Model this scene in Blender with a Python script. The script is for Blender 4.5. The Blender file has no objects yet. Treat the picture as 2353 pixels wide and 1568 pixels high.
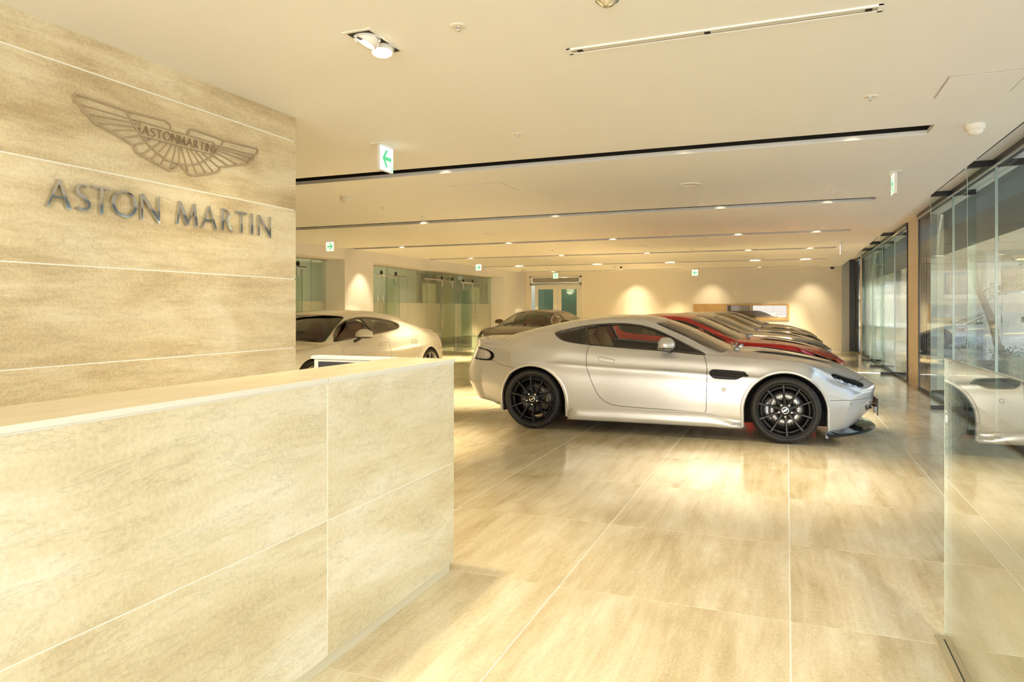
import bpy, math, random
import numpy as np
from mathutils import Vector, Matrix
from mathutils.bvhtree import BVHTree
random.seed(7)
sc = bpy.context.scene
PI = math.pi
# ------------------------------------------------------------------ camera
F, CAMH, HY, VX = 1600.0, 1.30, 711.0, 1808.0          # focal length in px, eye height, horizon row
TH = math.atan((VX - 1176.5) / F)
cam = bpy.data.cameras.new('camera'); camo = bpy.data.objects.new('camera', cam)
sc.collection.objects.link(camo); sc.camera = camo
camo.location = (0, 0, CAMH); camo.rotation_euler = (PI/2, 0, TH)
cam.sensor_width = 36; cam.lens = 36*F/2353; cam.shift_y = -(784.0 - HY)/2353; cam.clip_start = .05
# ------------------------------------------------------------------ world, sun, exposure
w = bpy.data.worlds.new('world'); sc.world = w; w.use_nodes = True
nt = w.node_tree; bg = nt.nodes['Background']
sky = nt.nodes.new('ShaderNodeTexSky'); sky.sky_type = 'NISHITA'; sky.sun_disc = False
sky.sun_elevation = math.radians(38); sky.sun_rotation = math.radians(200); sky.air_density = 1.2; sky.dust_density = 3.5
nt.links.new(sky.outputs[0], bg.inputs[0]); bg.inputs[1].default_value = .60
sun = bpy.data.lights.new('sun', 'SUN'); so = bpy.data.objects.new('sun', sun); sc.collection.objects.link(so)
sun.energy = 5.2; sun.angle = math.radians(3); sun.color = (1, .95, .86)
so.rotation_euler = (math.radians(38), math.radians(-30), math.radians(40))
vs = sc.view_settings
sc.display_settings.display_device = 'sRGB'
vs.view_transform = 'Standard'; vs.look = 'None'; vs.gamma = 1; vs.use_curve_mapping = False
vs.exposure = 0.70
cy = sc.cycles
cy.max_bounces = 10; cy.diffuse_bounces = 5; cy.glossy_bounces = 5; cy.transmission_bounces = 6; cy.transparent_max_bounces = 24; cy.use_adaptive_sampling = True; cy.adaptive_threshold = .045
cy.use_denoising = True; cy.sample_clamp_indirect = 6; cy.caustics_reflective = False; cy.caustics_refractive = False
cy.use_light_tree = True
WARM = (1.0, .82, .54)
def lamp(kind, name, loc, energy, color=WARM, aim=None, size=.05, spot=80, blend=.6, size_y=None):
    l = bpy.data.lights.new(name, kind); l.energy = energy; l.color = color
    o = bpy.data.objects.new(name, l); sc.collection.objects.link(o); o.location = loc
    if kind == 'AREA':
        l.size = size
        if size_y: l.shape = 'RECTANGLE'; l.size_y = size_y
    else: l.shadow_soft_size = size
    if kind == 'SPOT': l.spot_size = math.radians(spot); l.spot_blend = blend
    if aim is not None: o.rotation_euler = (Vector(aim) - Vector(loc)).to_track_quat('-Z', 'Y').to_euler()
    return o
SLOT_Y = [5.74, 9.19, 12.72, 16.22, 19.75, 23.05]     # near edge of each recessed ceiling slot
# ------------------------------------------------------------------ pixel -> point on a known plane
def ray(px, py):
    r = (px-1176.5)/F; u = -(py-HY)/F
    return Vector((r*math.cos(TH)-math.sin(TH), r*math.sin(TH)+math.cos(TH), u))
def onX(px, py, X): d = ray(px, py); return Vector((0,0,CAMH)) + d*(X/d.x)
def onY(px, py, Y): d = ray(px, py); return Vector((0,0,CAMH)) + d*(Y/d.y)
def onZ(px, py, Z): d = ray(px, py); return Vector((0,0,CAMH)) + d*((Z-CAMH)/d.z)
# ------------------------------------------------------------------ materials
def mat(name, col=(.8,.8,.8), rough=.5, metal=0, coat=0, emis=None, estr=0, spec=.5, coat_rough=.03):
    m = bpy.data.materials.new(name); m.use_nodes = True; b = m.node_tree.nodes['Principled BSDF']
    b.inputs['Base Color'].default_value = (*col, 1); b.inputs['Roughness'].default_value = rough
    b.inputs['Metallic'].default_value = metal; b.inputs['Coat Weight'].default_value = coat
    b.inputs['Coat Roughness'].default_value = coat_rough; b.inputs['Specular IOR Level'].default_value = spec
    if emis: b.inputs['Emission Color'].default_value = (*emis, 1); b.inputs['Emission Strength'].default_value = estr
    return m
def N(m, t): return m.node_tree.nodes.new(t)
def L(m, a, b): m.node_tree.links.new(a, b)
def bsdf(m): return m.node_tree.nodes['Principled BSDF']
def math_node(m, op, a, b=None):
    n = N(m, 'ShaderNodeMath'); n.operation = op
    for i, v in enumerate((a, b)):
        if v is None: continue
        if isinstance(v, (int, float)): n.inputs[i].default_value = v
        else: L(m, v, n.inputs[i])
    return n.outputs[0]
def glass(name, tint=(.9,.95,.92), boost=1.0, rough=0, frost=0, frost_col=(.8,.85,.8)):
    m = bpy.data.materials.new(name); m.use_nodes = True; n = m.node_tree.nodes; n.remove(n['Principled BSDF'])
    out = n['Material Output']; g = N(m, 'ShaderNodeNewGeometry'); d = N(m, 'ShaderNodeVectorMath'); d.operation = 'DOT_PRODUCT'
    L(m, g.outputs['Normal'], d.inputs[0]); L(m, g.outputs['Incoming'], d.inputs[1])
    c = math_node(m, 'ABSOLUTE', d.outputs['Value']); i = math_node(m, 'SUBTRACT', 1.0, c)
    p = math_node(m, 'POWER', i, 5.0); r = math_node(m, 'MULTIPLY', p, .96); r = math_node(m, 'ADD', r, .04)
    r = math_node(m, 'MULTIPLY', r, boost); r = math_node(m, 'MINIMUM', r, 1.0)
    tr = N(m, 'ShaderNodeBsdfTransparent'); tr.inputs[0].default_value = (*tint, 1)
    gl = N(m, 'ShaderNodeBsdfGlossy'); gl.inputs['Roughness'].default_value = rough; gl.inputs['Color'].default_value = (1,1,1,1)
    src = tr.outputs[0]
    if frost:
        df = N(m, 'ShaderNodeBsdfDiffuse'); df.inputs[0].default_value = (*frost_col, 1)
        tl = N(m, 'ShaderNodeBsdfTranslucent'); tl.inputs[0].default_value = (*frost_col, 1)
        a = N(m, 'ShaderNodeMixShader'); a.inputs[0].default_value = .5; L(m, df.outputs[0], a.inputs[1]); L(m, tl.outputs[0], a.inputs[2])
        b = N(m, 'ShaderNodeMixShader'); b.inputs[0].default_value = frost; L(m, tr.outputs[0], b.inputs[1]); L(m, a.outputs[0], b.inputs[2]); src = b.outputs[0]
    mx = N(m, 'ShaderNodeMixShader'); L(m, r, mx.inputs[0]); L(m, src, mx.inputs[1]); L(m, gl.outputs[0], mx.inputs[2])
    L(m, mx.outputs[0], out.inputs[0])
    return m
def travertine(name, axis, stops, rough=.45, bump=.15, spec=.5, scale=1.0, contrast=1.0, stretch=6.0, vein=.10):
    """banded stone: noise stretched along `axis`, cloudy patches, fine pits; each slab shifted by its own random number"""
    m = mat(name, stops[1], rough, spec=spec)
    g = N(m, 'ShaderNodeNewGeometry'); oi = N(m, 'ShaderNodeObjectInfo')
    sh = N(m, 'ShaderNodeVectorMath'); sh.operation = 'SCALE'; sh.inputs[0].default_value = (37, 53, 29); L(m, oi.outputs['Random'], sh.inputs['Scale'])
    ad = N(m, 'ShaderNodeVectorMath'); ad.operation = 'ADD'; L(m, g.outputs['Position'], ad.inputs[0]); L(m, sh.outputs[0], ad.inputs[1])
    mp = N(m, 'ShaderNodeMapping'); s = [stretch*scale]*3; s['XYZ'.index(axis)] = .62*scale; mp.inputs['Scale'].default_value = s
    L(m, ad.outputs[0], mp.inputs[0])
    n1 = N(m, 'ShaderNodeTexNoise'); n1.inputs['Scale'].default_value = 1.3; n1.inputs['Detail'].default_value = 13; n1.inputs['Roughness'].default_value = .70; n1.inputs['Distortion'].default_value = .25
    L(m, mp.outputs[0], n1.inputs[0])
    mp2 = N(m, 'ShaderNodeMapping'); s = [2.6*scale]*3; s['XYZ'.index(axis)] = 1.0*scale; mp2.inputs['Scale'].default_value = s
    L(m, ad.outputs[0], mp2.inputs[0])
    n2 = N(m, 'ShaderNodeTexNoise'); n2.inputs['Scale'].default_value = 1.2; n2.inputs['Detail'].default_value = 5; n2.inputs['Distortion'].default_value = 1.0
    L(m, mp2.outputs[0], n2.inputs[0])
    n3 = N(m, 'ShaderNodeTexNoise'); n3.inputs['Scale'].default_value = 75; n3.inputs['Detail'].default_value = 6; n3.inputs['Roughness'].default_value = .7; L(m, ad.outputs[0], n3.inputs[0])
    a = math_node(m, 'MULTIPLY', n1.outputs[0], .42); b = math_node(m, 'MULTIPLY', n2.outputs[0], .34); c = math_node(m, 'MULTIPLY', n3.outputs[0], .24)
    v = math_node(m, 'ADD', math_node(m, 'ADD', a, b), c)
    v = math_node(m, 'ADD', math_node(m, 'MULTIPLY', math_node(m, 'SUBTRACT', v, .5), contrast), .5)
    rp = N(m, 'ShaderNodeValToRGB'); e = rp.color_ramp.elements
    e[0].position = .36; e[0].color = (*stops[0], 1); e[1].position = .64; e[1].color = (*stops[2], 1)
    x = rp.color_ramp.elements.new(.5); x.color = (*stops[1], 1)
    L(m, v, rp.inputs[0]); 
    # thin wandering veins
    mp3 = N(m, 'ShaderNodeMapping'); s = [9.0*scale]*3; s['XYZ'.index(axis)] = 1.6*scale; mp3.inputs['Scale'].default_value = s; L(m, ad.outputs[0], mp3.inputs[0])
    n4 = N(m, 'ShaderNodeTexNoise'); n4.inputs['Scale'].default_value = 1.0; n4.inputs['Detail'].default_value = 12; n4.inputs['Roughness'].default_value = .72; n4.inputs['Distortion'].default_value = .5; L(m, mp3.outputs[0], n4.inputs[0])
    vv = math_node(m, 'ABSOLUTE', math_node(m, 'SUBTRACT', n4.outputs[0], .5)); vv = math_node(m, 'MULTIPLY', vv, 70); vv = math_node(m, 'MINIMUM', vv, 1.0)
    vv = math_node(m, 'ADD', math_node(m, 'MULTIPLY', vv, vein), 1-vein)
    mul = N(m, 'ShaderNodeVectorMath'); mul.operation = 'SCALE'; L(m, rp.outputs[0], mul.inputs[0]); L(m, vv, mul.inputs['Scale'])
    L(m, mul.outputs[0], bsdf(m).inputs['Base Color'])
    if bump:
        bp = N(m, 'ShaderNodeBump'); bp.inputs['Strength'].default_value = bump; bp.inputs['Distance'].default_value = .004
        L(m, v, bp.inputs['Height']); L(m, bp.outputs[0], bsdf(m).inputs['Normal'])
    return m
def noise_bump(m, scale, strength, dist=.002):
    t = N(m, 'ShaderNodeTexNoise'); t.inputs['Scale'].default_value = scale; t.inputs['Detail'].default_value = 4
    bp = N(m, 'ShaderNodeBump'); bp.inputs['Strength'].default_value = strength; bp.inputs['Distance'].default_value = dist
    tc = N(m, 'ShaderNodeTexCoord'); L(m, tc.outputs['Object'], t.inputs[0]); L(m, t.outputs[0], bp.inputs['Height']); L(m, bp.outputs[0], bsdf(m).inputs['Normal']); return m
# ------------------------------------------------------------------ object helpers
def tag(o, label=None, cat=None, group=None, kind=None):
    if label: o['label'] = label
    if cat: o['category'] = cat
    if group: o['group'] = group
    if kind: o['kind'] = kind
    return o
def empty(name, loc=(0,0,0), rz=0.0):
    o = bpy.data.objects.new(name, None); sc.collection.objects.link(o); o.location = loc; o.rotation_euler = (0,0,rz)
    o.empty_display_size = .1; return o
def link(name, me, parent=None):
    o = bpy.data.objects.new(name, me); sc.collection.objects.link(o)
    if parent: o.parent = parent
    return o
def copy_tree(o, parent=None):
    c = o.copy(); sc.collection.objects.link(c)
    if parent: c.parent = parent
    for ch in o.children: copy_tree(ch, c)
    return c
class MB:
    def __init__(s): s.v = []; s.f = []; s.sm = []
    def add(s, V, Fc, smooth=False):
        n = len(s.v); s.v += [tuple(p) for p in V]; s.f += [tuple(i+n for i in f) for f in Fc]; s.sm += [smooth]*len(Fc); return s
    def box(s, a, b, ch=0.0):
        (x0,y0,z0),(x1,y1,z1) = a, b
        x0,x1 = min(x0,x1),max(x0,x1); y0,y1 = min(y0,y1),max(y0,y1); z0,z1 = min(z0,z1),max(z0,z1)
        if ch <= 0:
            V = [(x0,y0,z0),(x1,y0,z0),(x1,y1,z0),(x0,y1,z0),(x0,y0,z1),(x1,y0,z1),(x1,y1,z1),(x0,y1,z1)]
            return s.add(V, [(0,3,2,1),(4,5,6,7),(0,1,5,4),(1,2,6,5),(2,3,7,6),(3,0,4,7)])
        c = min(ch, (x1-x0)/2.01, (y1-y0)/2.01, (z1-z0)/2.01); V = []
        for k, z, q in ((0,z0,c),(1,z0+c,0),(2,z1-c,0),(3,z1,c)):
            r = q
            for (sx, sy) in ((0,0),(1,0),(1,1),(0,1)):
                X = x1 if sx else x0; Y = y1 if sy else y0; dx = -1 if sx else 1; dy = -1 if sy else 1
                if (sx, sy) in ((0,0),(1,1)): V += [(X+dx*r, Y+dy*(c+0), z), (X+dx*(c+0), Y+dy*r, z)] if q == 0 else [(X+dx*c, Y+dy*c, z)]*2
                else: V += [(X+dx*(c+0), Y+dy*r, z), (X+dx*r, Y+dy*(c+0), z)] if q == 0 else [(X+dx*c, Y+dy*c, z)]*2
        Fc = []
        for k in range(3):
            for i in range(8): Fc.append((k*8+i, k*8+(i+1)%8, k*8+8+(i+1)%8, k*8+8+i))
        Fc += [tuple(range(7,-1,-1)), tuple(range(24,32))]
        return s.add(V, Fc)
    def lathe(s, prof, n=32, axis='Z', c=(0,0,0), smooth=True, caps=False):
        V = []
        for r, h in prof:
            for i in range(n):
                a = 2*PI*i/n; p = (r*math.cos(a), r*math.sin(a), h)
                if axis == 'Y': p = (p[0], p[2], p[1])
                elif axis == 'X': p = (p[2], p[0], p[1])
                V.append((p[0]+c[0], p[1]+c[1], p[2]+c[2]))
        Fc = []
        for k in range(len(prof)-1):
            for i in range(n): Fc.append((k*n+i, k*n+(i+1)%n, (k+1)*n+(i+1)%n, (k+1)*n+i))
        s.add(V, Fc, smooth)
        if caps:
            m = len(s.v)-len(V); s.f += [tuple(m+i for i in range(n))][::-1]; s.sm.append(False)
            s.f.append(tuple(m+(len(prof)-1)*n+i for i in range(n))); s.sm.append(False)
        return s
    def cyl(s, p, q, r, n=12, r2=None, smooth=True):
        p, q = Vector(p), Vector(q); d = (q-p).normalized(); u = d.orthogonal().normalized(); v = d.cross(u); r2 = r if r2 is None else r2
        V = [p+(u*math.cos(2*PI*i/n)+v*math.sin(2*PI*i/n))*r for i in range(n)] + [q+(u*math.cos(2*PI*i/n)+v*math.sin(2*PI*i/n))*r2 for i in range(n)]
        s.add(V, [(i,(i+1)%n,n+(i+1)%n,n+i) for i in range(n)], smooth)
        m = len(s.v)-2*n; s.f += [tuple(m+i for i in range(n-1,-1,-1)), tuple(m+n+i for i in range(n))]; s.sm += [False, False]; return s
    def tube(s, pts, r, n=8, closed=False):
        P = [Vector(p) for p in pts]; V = []; up = None
        for i, p in enumerate(P):
            a = P[i-1] if (i or closed) else p; b = P[(i+1) % len(P)] if (i < len(P)-1 or closed) else p
            d = (b-a).normalized()
            if up is None: up = d.orthogonal().normalized()
            up = (up - d*up.dot(d)).normalized(); v = d.cross(up); rr = r[i] if isinstance(r, (list, tuple)) else r
            V += [p+(up*math.cos(2*PI*k/n)+v*math.sin(2*PI*k/n))*rr for k in range(n)]
        Fc = [(i*n+k, i*n+(k+1)%n, (i+1)*n+(k+1)%n, (i+1)*n+k) for i in range(len(P)-1) for k in range(n)]
        if closed: i = len(P)-1; Fc += [(i*n+k, i*n+(k+1)%n, (k+1)%n, k) for k in range(n)]
        s.add(V, Fc, True)
        if not closed:
            m = len(s.v)-len(V); s.f += [tuple(m+k for k in range(n-1,-1,-1)), tuple(m+len(V)-n+k for k in range(n))]; s.sm += [False]*2
        return s
    def ell(s, c, r, n=20, m=12, e=1.0, cut=None):
        """superellipsoid; e<1 is boxier"""
        f = lambda t: math.copysign(abs(t)**e, t); V = []
        for j in range(m+1):
            b = -PI/2 + PI*j/m
            for i in range(n):
                a = 2*PI*i/n; p = [c[0]+r[0]*f(math.cos(b))*f(math.cos(a)), c[1]+r[1]*f(math.cos(b))*f(math.sin(a)), c[2]+r[2]*f(math.sin(b))]
                if cut: p = cut(p)
                V.append(tuple(p))
        return s.add(V, [(j*n+i, j*n+(i+1)%n, (j+1)*n+(i+1)%n, (j+1)*n+i) for j in range(m) for i in range(n)], True)
    def prism(s, poly, o, u, v, d):
        """polygon (a,b) laid at o + a*u + b*v and pushed along d"""
        o, u, v, d = map(Vector, (o, u, v, d)); n = len(poly)
        A = [o+u*a+v*b for a, b in poly]; B = [p+d for p in A]
        area = sum(poly[i][0]*poly[(i+1)%n][1]-poly[(i+1)%n][0]*poly[i][1] for i in range(n))
        fl = (area > 0) == (u.cross(v).dot(d) > 0)
        Fc = [tuple(range(n-1,-1,-1)) if fl else tuple(range(n)), tuple(range(n, 2*n)) if fl else tuple(range(2*n-1, n-1, -1))]
        for i in range(n):
            j = (i+1) % n; q = (i, j, n+j, n+i); Fc.append(q if fl else q[::-1])
        return s.add(A+B, Fc)
    def stroke(s, pts, w, o, u, v, d, closed=False):
        """a flat band of width w that follows pts (a,b), pushed along d"""
        P = [Vector((a, b)) for a, b in pts]; n = len(P); Lf, Rt = [], []
        for i in range(n):
            a = P[i-1] if (i or closed) else P[i]; b = P[(i+1) % n] if (i < n-1 or closed) else P[i]
            t = (b-a); t = t.normalized() if t.length > 1e-9 else Vector((1,0)); nn = Vector((-t.y, t.x))
            ww = w[i] if isinstance(w, (list, tuple)) else w
            Lf.append(P[i]+nn*ww/2); Rt.append(P[i]-nn*ww/2)
        o, u, v, d = map(Vector, (o, u, v, d)); V = []
        for i in range(n):
            for p in (Lf[i], Rt[i]): q = o+u*p.x+v*p.y; V += [q, q+d]
        Fc = []
        for i in range(n if closed else n-1):
            a = i*4; b = ((i+1) % n)*4
            Fc += [(a+1, a+3, b+3, b+1), (a, b, b+2, a+2), (a, a+1, b+1, b), (a+2, b+2, b+3, a+3)]
        if not closed: Fc += [(0,2,3,1), ((n-1)*4, (n-1)*4+1, (n-1)*4+3, (n-1)*4+2)]
        return s.add(V, Fc)
    def build(s, name, m, parent=None, fix=False):
        me = bpy.data.meshes.new(name); me.from_pydata(s.v, [], s.f); me.polygons.foreach_set('use_smooth', s.sm); me.materials.append(m)
        if fix:
            import bmesh
            b = bmesh.new(); b.from_mesh(me); bmesh.ops.remove_doubles(b, verts=b.verts, dist=1e-6); bmesh.ops.recalc_face_normals(b, faces=b.faces); b.to_mesh(me); b.free()
        me.update(); return link(name, me, parent)
def paint(name, col, metal=.6, rough=.3, coat=1.0):
    m = mat(name, col, rough, metal, coat=coat, coat_rough=.02)
    return m
def disc_mat(name, col):
    m = mat(name, col, .35, .9)
    # drilled holes: dark dots in a ring pattern, on the flat of the disc
    v = N(m, 'ShaderNodeTexVoronoi'); v.inputs['Scale'].default_value = 52; v.inputs['Randomness'].default_value = .35
    tc = N(m, 'ShaderNodeTexCoord'); L(m, tc.outputs['Object'], v.inputs['Vector'])
    g = math_node(m, 'GREATER_THAN', v.outputs['Distance'], .24); mx = N(m, 'ShaderNodeMix'); mx.data_type = 'RGBA'
    L(m, g, mx.inputs[0]); mx.inputs[6].default_value = (.02,.02,.02,1); mx.inputs[7].default_value = (*col, 1); L(m, mx.outputs[2], bsdf(m).inputs['Base Color']); return m
M_ = dict(
 tyre=noise_bump(mat('tyre_rubber', (.018,.016,.015), .62), 220, .25, .001), tyre_txt=mat('tyre_letters', (.028,.026,.024), .6), rim=mat('satin_black_alloy', (.016,.015,.014), .42, .3),
 capdark=mat('cap_green_black', (.02,.03,.02), .2), chrome=mat('chrome', (.85,.84,.82), .08, 1), disc=disc_mat('drilled_carbon_disc', (.24,.235,.225)), disc_r=disc_mat('rear_carbon_disc', (.09,.085,.08)),
 black=mat('matt_black', (.012,.012,.012), .6), caliper=mat('caliper_black', (.03,.028,.026), .35), liner=mat('joint_black', (.01,.009,.008), .8), trim=mat('window_trim_black', (.022,.017,.013), .18, 0, .6),
 gloss_black=mat('gloss_black', (.012,.011,.010), .12, 0, .5), mesh=mat('vent_mesh', (.02,.019,.018), .5, .3), well=mat('well_black', (.008,.007,.006), .9), carbon=mat('carbon_black', (.02,.019,.018), .22, 0, .8),
 strake=mat('dark_strake', (.09,.08,.075), .3, .8), cream=mat('badge_cream', (.75,.68,.55), .4), lens=glass('lamp_lens', (.93,.94,.95), 1.6), lampin=mat('lamp_inner', (.22,.22,.22), .18, .9),
 tailin=mat('tail_inner', (.74,.68,.62), .4, .0), glass=glass('side_glass', (.86,.88,.84), 1.5), quarter=glass('quarter_glass', (.16,.16,.14), 1.8), wscreen=glass('screen_glass', (.42,.43,.38), 1.35),
 leather=mat('tan_leather', (.46,.26,.11), .5), cabin=mat('cabin_black', (.014,.013,.012), .6), text_tyre=True)
def car_mats(**k): d = dict(M_); d.update(k); return d
SILVER = paint('silver_paint', (.60,.585,.55), .42, .34)
# ================================================================== CARS
def tab(*p): return ([a for a, _ in p], [b for _, b in p])
TB = dict(
 W =tab((-2.22,.70),(-2.05,.80),(-1.85,.875),(-1.6,.915),(-1.3,.932),(-.95,.926),(-.5,.912),(0,.905),(.5,.905),(.9,.918),(1.28,.930),(1.6,.915),(1.85,.865),(2.0,.80),(2.14,.70)),
 zb=tab((-2.22,.26),(-2.05,.235),(-1.9,.20),(-1.65,.160),(-1.2,.15),(-.8,.145),(0,.14),(.9,.13),(1.5,.105),(1.8,.095),(2.0,.10),(2.14,.13)),
 zs=tab((-2.22,.90),(-2.0,.885),(-1.7,.90),(-1.3,.915),(-1.0,.925),(-.7,.905),(-.3,.88),(.2,.858),(.5,.842),(.8,.822),(1.1,.808),(1.35,.79),(1.6,.745),(1.8,.69),(1.95,.635),(2.05,.585),(2.10,.550),(2.14,.500)),
 ys=tab((-2.22,.66),(-2.0,.74),(-1.7,.79),(-1.3,.84),(-1.0,.845),(-.7,.825),(-.3,.815),(.2,.81),(.5,.81),(.8,.825),(1.1,.845),(1.35,.845),(1.6,.80),(1.8,.73),(1.95,.66),(2.07,.60),(2.14,.54)),
 zc=tab((-2.22,.955),(-2.17,.972),(-2.10,.976),(-2.0,.963),(-1.876,.970),(-1.674,1.028),(-1.42,1.092),(-1.12,1.156),(-.94,1.192),(-.7,1.224),(-.42,1.240),(-.25,1.238),(-.08,1.222),(.12,1.168),(.28,1.108),(.47,1.022),(.62,.952),(.74,.903),(.85,.886),(.96,.880),(1.15,.862),(1.4,.826),(1.6,.786),(1.74,.752),(1.88,.707),(1.98,.655),(2.05,.612),(2.10,.580),(2.14,.540)),
 yr=tab((-2.22,.60),(-2.0,.62),(-1.7,.60),(-1.4,.575),(-1.0,.56),(-.5,.565),(-.1,.555),(.16,.60),(.39,.655),(.55,.70),(.67,.725),(.8,.70),(1.0,.66),(1.3,.62),(1.6,.56),(1.9,.47),(2.14,.38)),
 zr=tab((-2.22,.945),(-2.1,.962),(-1.95,.950),(-1.8,.962),(-1.6,1.000),(-1.42,1.045),(-1.12,1.112),(-.94,1.145),(-.7,1.172),(-.42,1.187),(-.25,1.184),(-.08,1.162),(.16,1.078),(.39,.982),(.52,.916),(.62,.872),(.7,.848),(.85,.843),(.96,.842),(1.15,.832),(1.4,.803),(1.6,.768),(1.74,.736),(1.88,.692),(1.98,.642),(2.05,.600),(2.10,.567),(2.14,.526)),
)
def pchip(x, xs, ys):
    x = np.asarray(x, float); xs = np.asarray(xs, float); ys = np.asarray(ys, float)
    h = np.diff(xs); d = np.diff(ys)/h; m = np.zeros(len(xs)); m[0] = d[0]; m[-1] = d[-1]
    for i in range(1, len(xs)-1):
        if d[i-1]*d[i] > 0: w1 = 2*h[i]+h[i-1]; w2 = h[i]+2*h[i-1]; m[i] = (w1+w2)/(w1/d[i-1]+w2/d[i])
    k = np.clip(np.searchsorted(xs, x)-1, 0, len(h)-1); t = np.clip((x-xs[k])/h[k], 0, 1); H = h[k]
    return (2*t**3-3*t**2+1)*ys[k] + (t**3-2*t**2+t)*H*m[k] + (-2*t**3+3*t**2)*ys[k+1] + (t**3-t**2)*H*m[k+1]
def sstep(t): t = np.clip(t, 0, 1); return t*t*(3-2*t)
def smooth_poly(p, it=2):
    p = [tuple(q) for q in p]
    for _ in range(it):
        q = []
        for i in range(len(p)):
            a, b = p[i], p[(i+1) % len(p)]
            q += [(a[0]*.75+b[0]*.25, a[1]*.75+b[1]*.25), (a[0]*.25+b[0]*.75, a[1]*.25+b[1]*.75)]
        p = q
    return p
def psdf(X, Y, poly):
    """signed distance to polygon, negative inside"""
    P = np.array(poly, float); Q = np.roll(P, -1, 0); d = np.full(len(X), 1e9); ins = np.zeros(len(X), bool)
    for (ax, ay), (bx, by) in zip(P, Q):
        ex, ey = bx-ax, by-ay; L2 = ex*ex+ey*ey
        if L2 < 1e-14: continue
        t = np.clip(((X-ax)*ex+(Y-ay)*ey)/L2, 0, 1); d = np.minimum(d, np.hypot(X-ax-t*ex, Y-ay-t*ey))
        if abs(by-ay) > 1e-12:
            c = ((ay > Y) != (by > Y)) & (X < (bx-ax)*(Y-ay)/(by-ay)+ax); ins ^= c
    return np.where(ins, -d, d)
class Surf:
    def __init__(s, V, Nn, Fc): s.V = V; s.N = Nn; s.F = Fc
def clip(S, f):
    """split a surface along f = 0 -> (part with f<0, part with f>=0)"""
    f = f + np.where(np.abs(f) < 1e-7, 1e-7, 0); neg = f < 0
    V = list(map(tuple, S.V)); Nn = list(map(tuple, S.N)); A, B = [], []; cache = {}
    ng = neg.tolist(); fl = f.tolist()
    def cut(i, j):
        k = (i, j) if i < j else (j, i)
        if k not in cache:
            a, b = k; t = fl[a]/(fl[a]-fl[b]); cache[k] = len(V)
            V.append(tuple(V[a][q]+t*(V[b][q]-V[a][q]) for q in range(3))); Nn.append(tuple(Nn[a][q]+t*(Nn[b][q]-Nn[a][q]) for q in range(3)))
        return cache[k]
    for face in S.F:
        s_ = sum(ng[i] for i in face)
        if s_ == len(face): A.append(face)
        elif s_ == 0: B.append(face)
        else:
            a, b = [], []; n = len(face)
            for q in range(n):
                i, j = face[q], face[(q+1) % n]
                (a if ng[i] else b).append(i)
                if ng[i] != ng[j]: c = cut(i, j); a.append(c); b.append(c)
            if len(a) > 2: A.append(tuple(a))
            if len(b) > 2: B.append(tuple(b))
    V = np.array(V); Nn = np.array(Nn)
    def pack(Fc):
        u = sorted({i for fc in Fc for i in fc}); mp = {i: k for k, i in enumerate(u)}
        return Surf(V[u] if u else np.zeros((0,3)), Nn[u] if u else np.zeros((0,3)), [tuple(mp[i] for i in fc) for fc in Fc])
    return pack(A), pack(B)
def surf_obj(name, S, m, parent, off=0.0, solid=0.0):
    if not S.F: return None
    nn = S.N/np.maximum(np.linalg.norm(S.N, axis=1, keepdims=True), 1e-9)
    V = S.V + nn*off; Fc = S.F; NV = nn
    if solid:                                                   # give the panel a real returned edge
        n = len(V); from collections import Counter
        ec = Counter()
        for fc in Fc:
            for i in range(len(fc)): ec[(fc[i], fc[(i+1) % len(fc)])] += 1
        bd = [(a, b) for (a, b) in ec if (b, a) not in ec]
        idx = sorted({a for e in bd for a in e}); mp = {a: n+k for k, a in enumerate(idx)}
        V = np.vstack([V, V[idx]-nn[idx]*solid]); NV = np.vstack([NV, nn[idx]]); Fc = Fc + [(b, a, mp[a], mp[b]) for a, b in bd]; nb = len(bd)
    me = bpy.data.meshes.new(name); me.from_pydata(V.tolist(), [], Fc); me.materials.append(m)
    me.polygons.foreach_set('use_smooth', [True]*len(Fc)); me.update()
    if solid:
        fn = np.zeros(len(me.loops)*3); me.loops.foreach_get('normal', fn) if False else None
        li = np.zeros(len(me.loops), int); me.loops.foreach_get('vertex_index', li); cn = NV[li]
        ls = me.polygons[len(Fc)-nb].loop_start
        for p in me.polygons[len(Fc)-nb:]:
            cn[p.loop_start:p.loop_start+p.loop_total] = np.array(p.normal)
        me.normals_split_custom_set(cn.tolist())
    else: me.normals_split_custom_set_from_vertices(NV.tolist())
    return link(name, me, parent)
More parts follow.
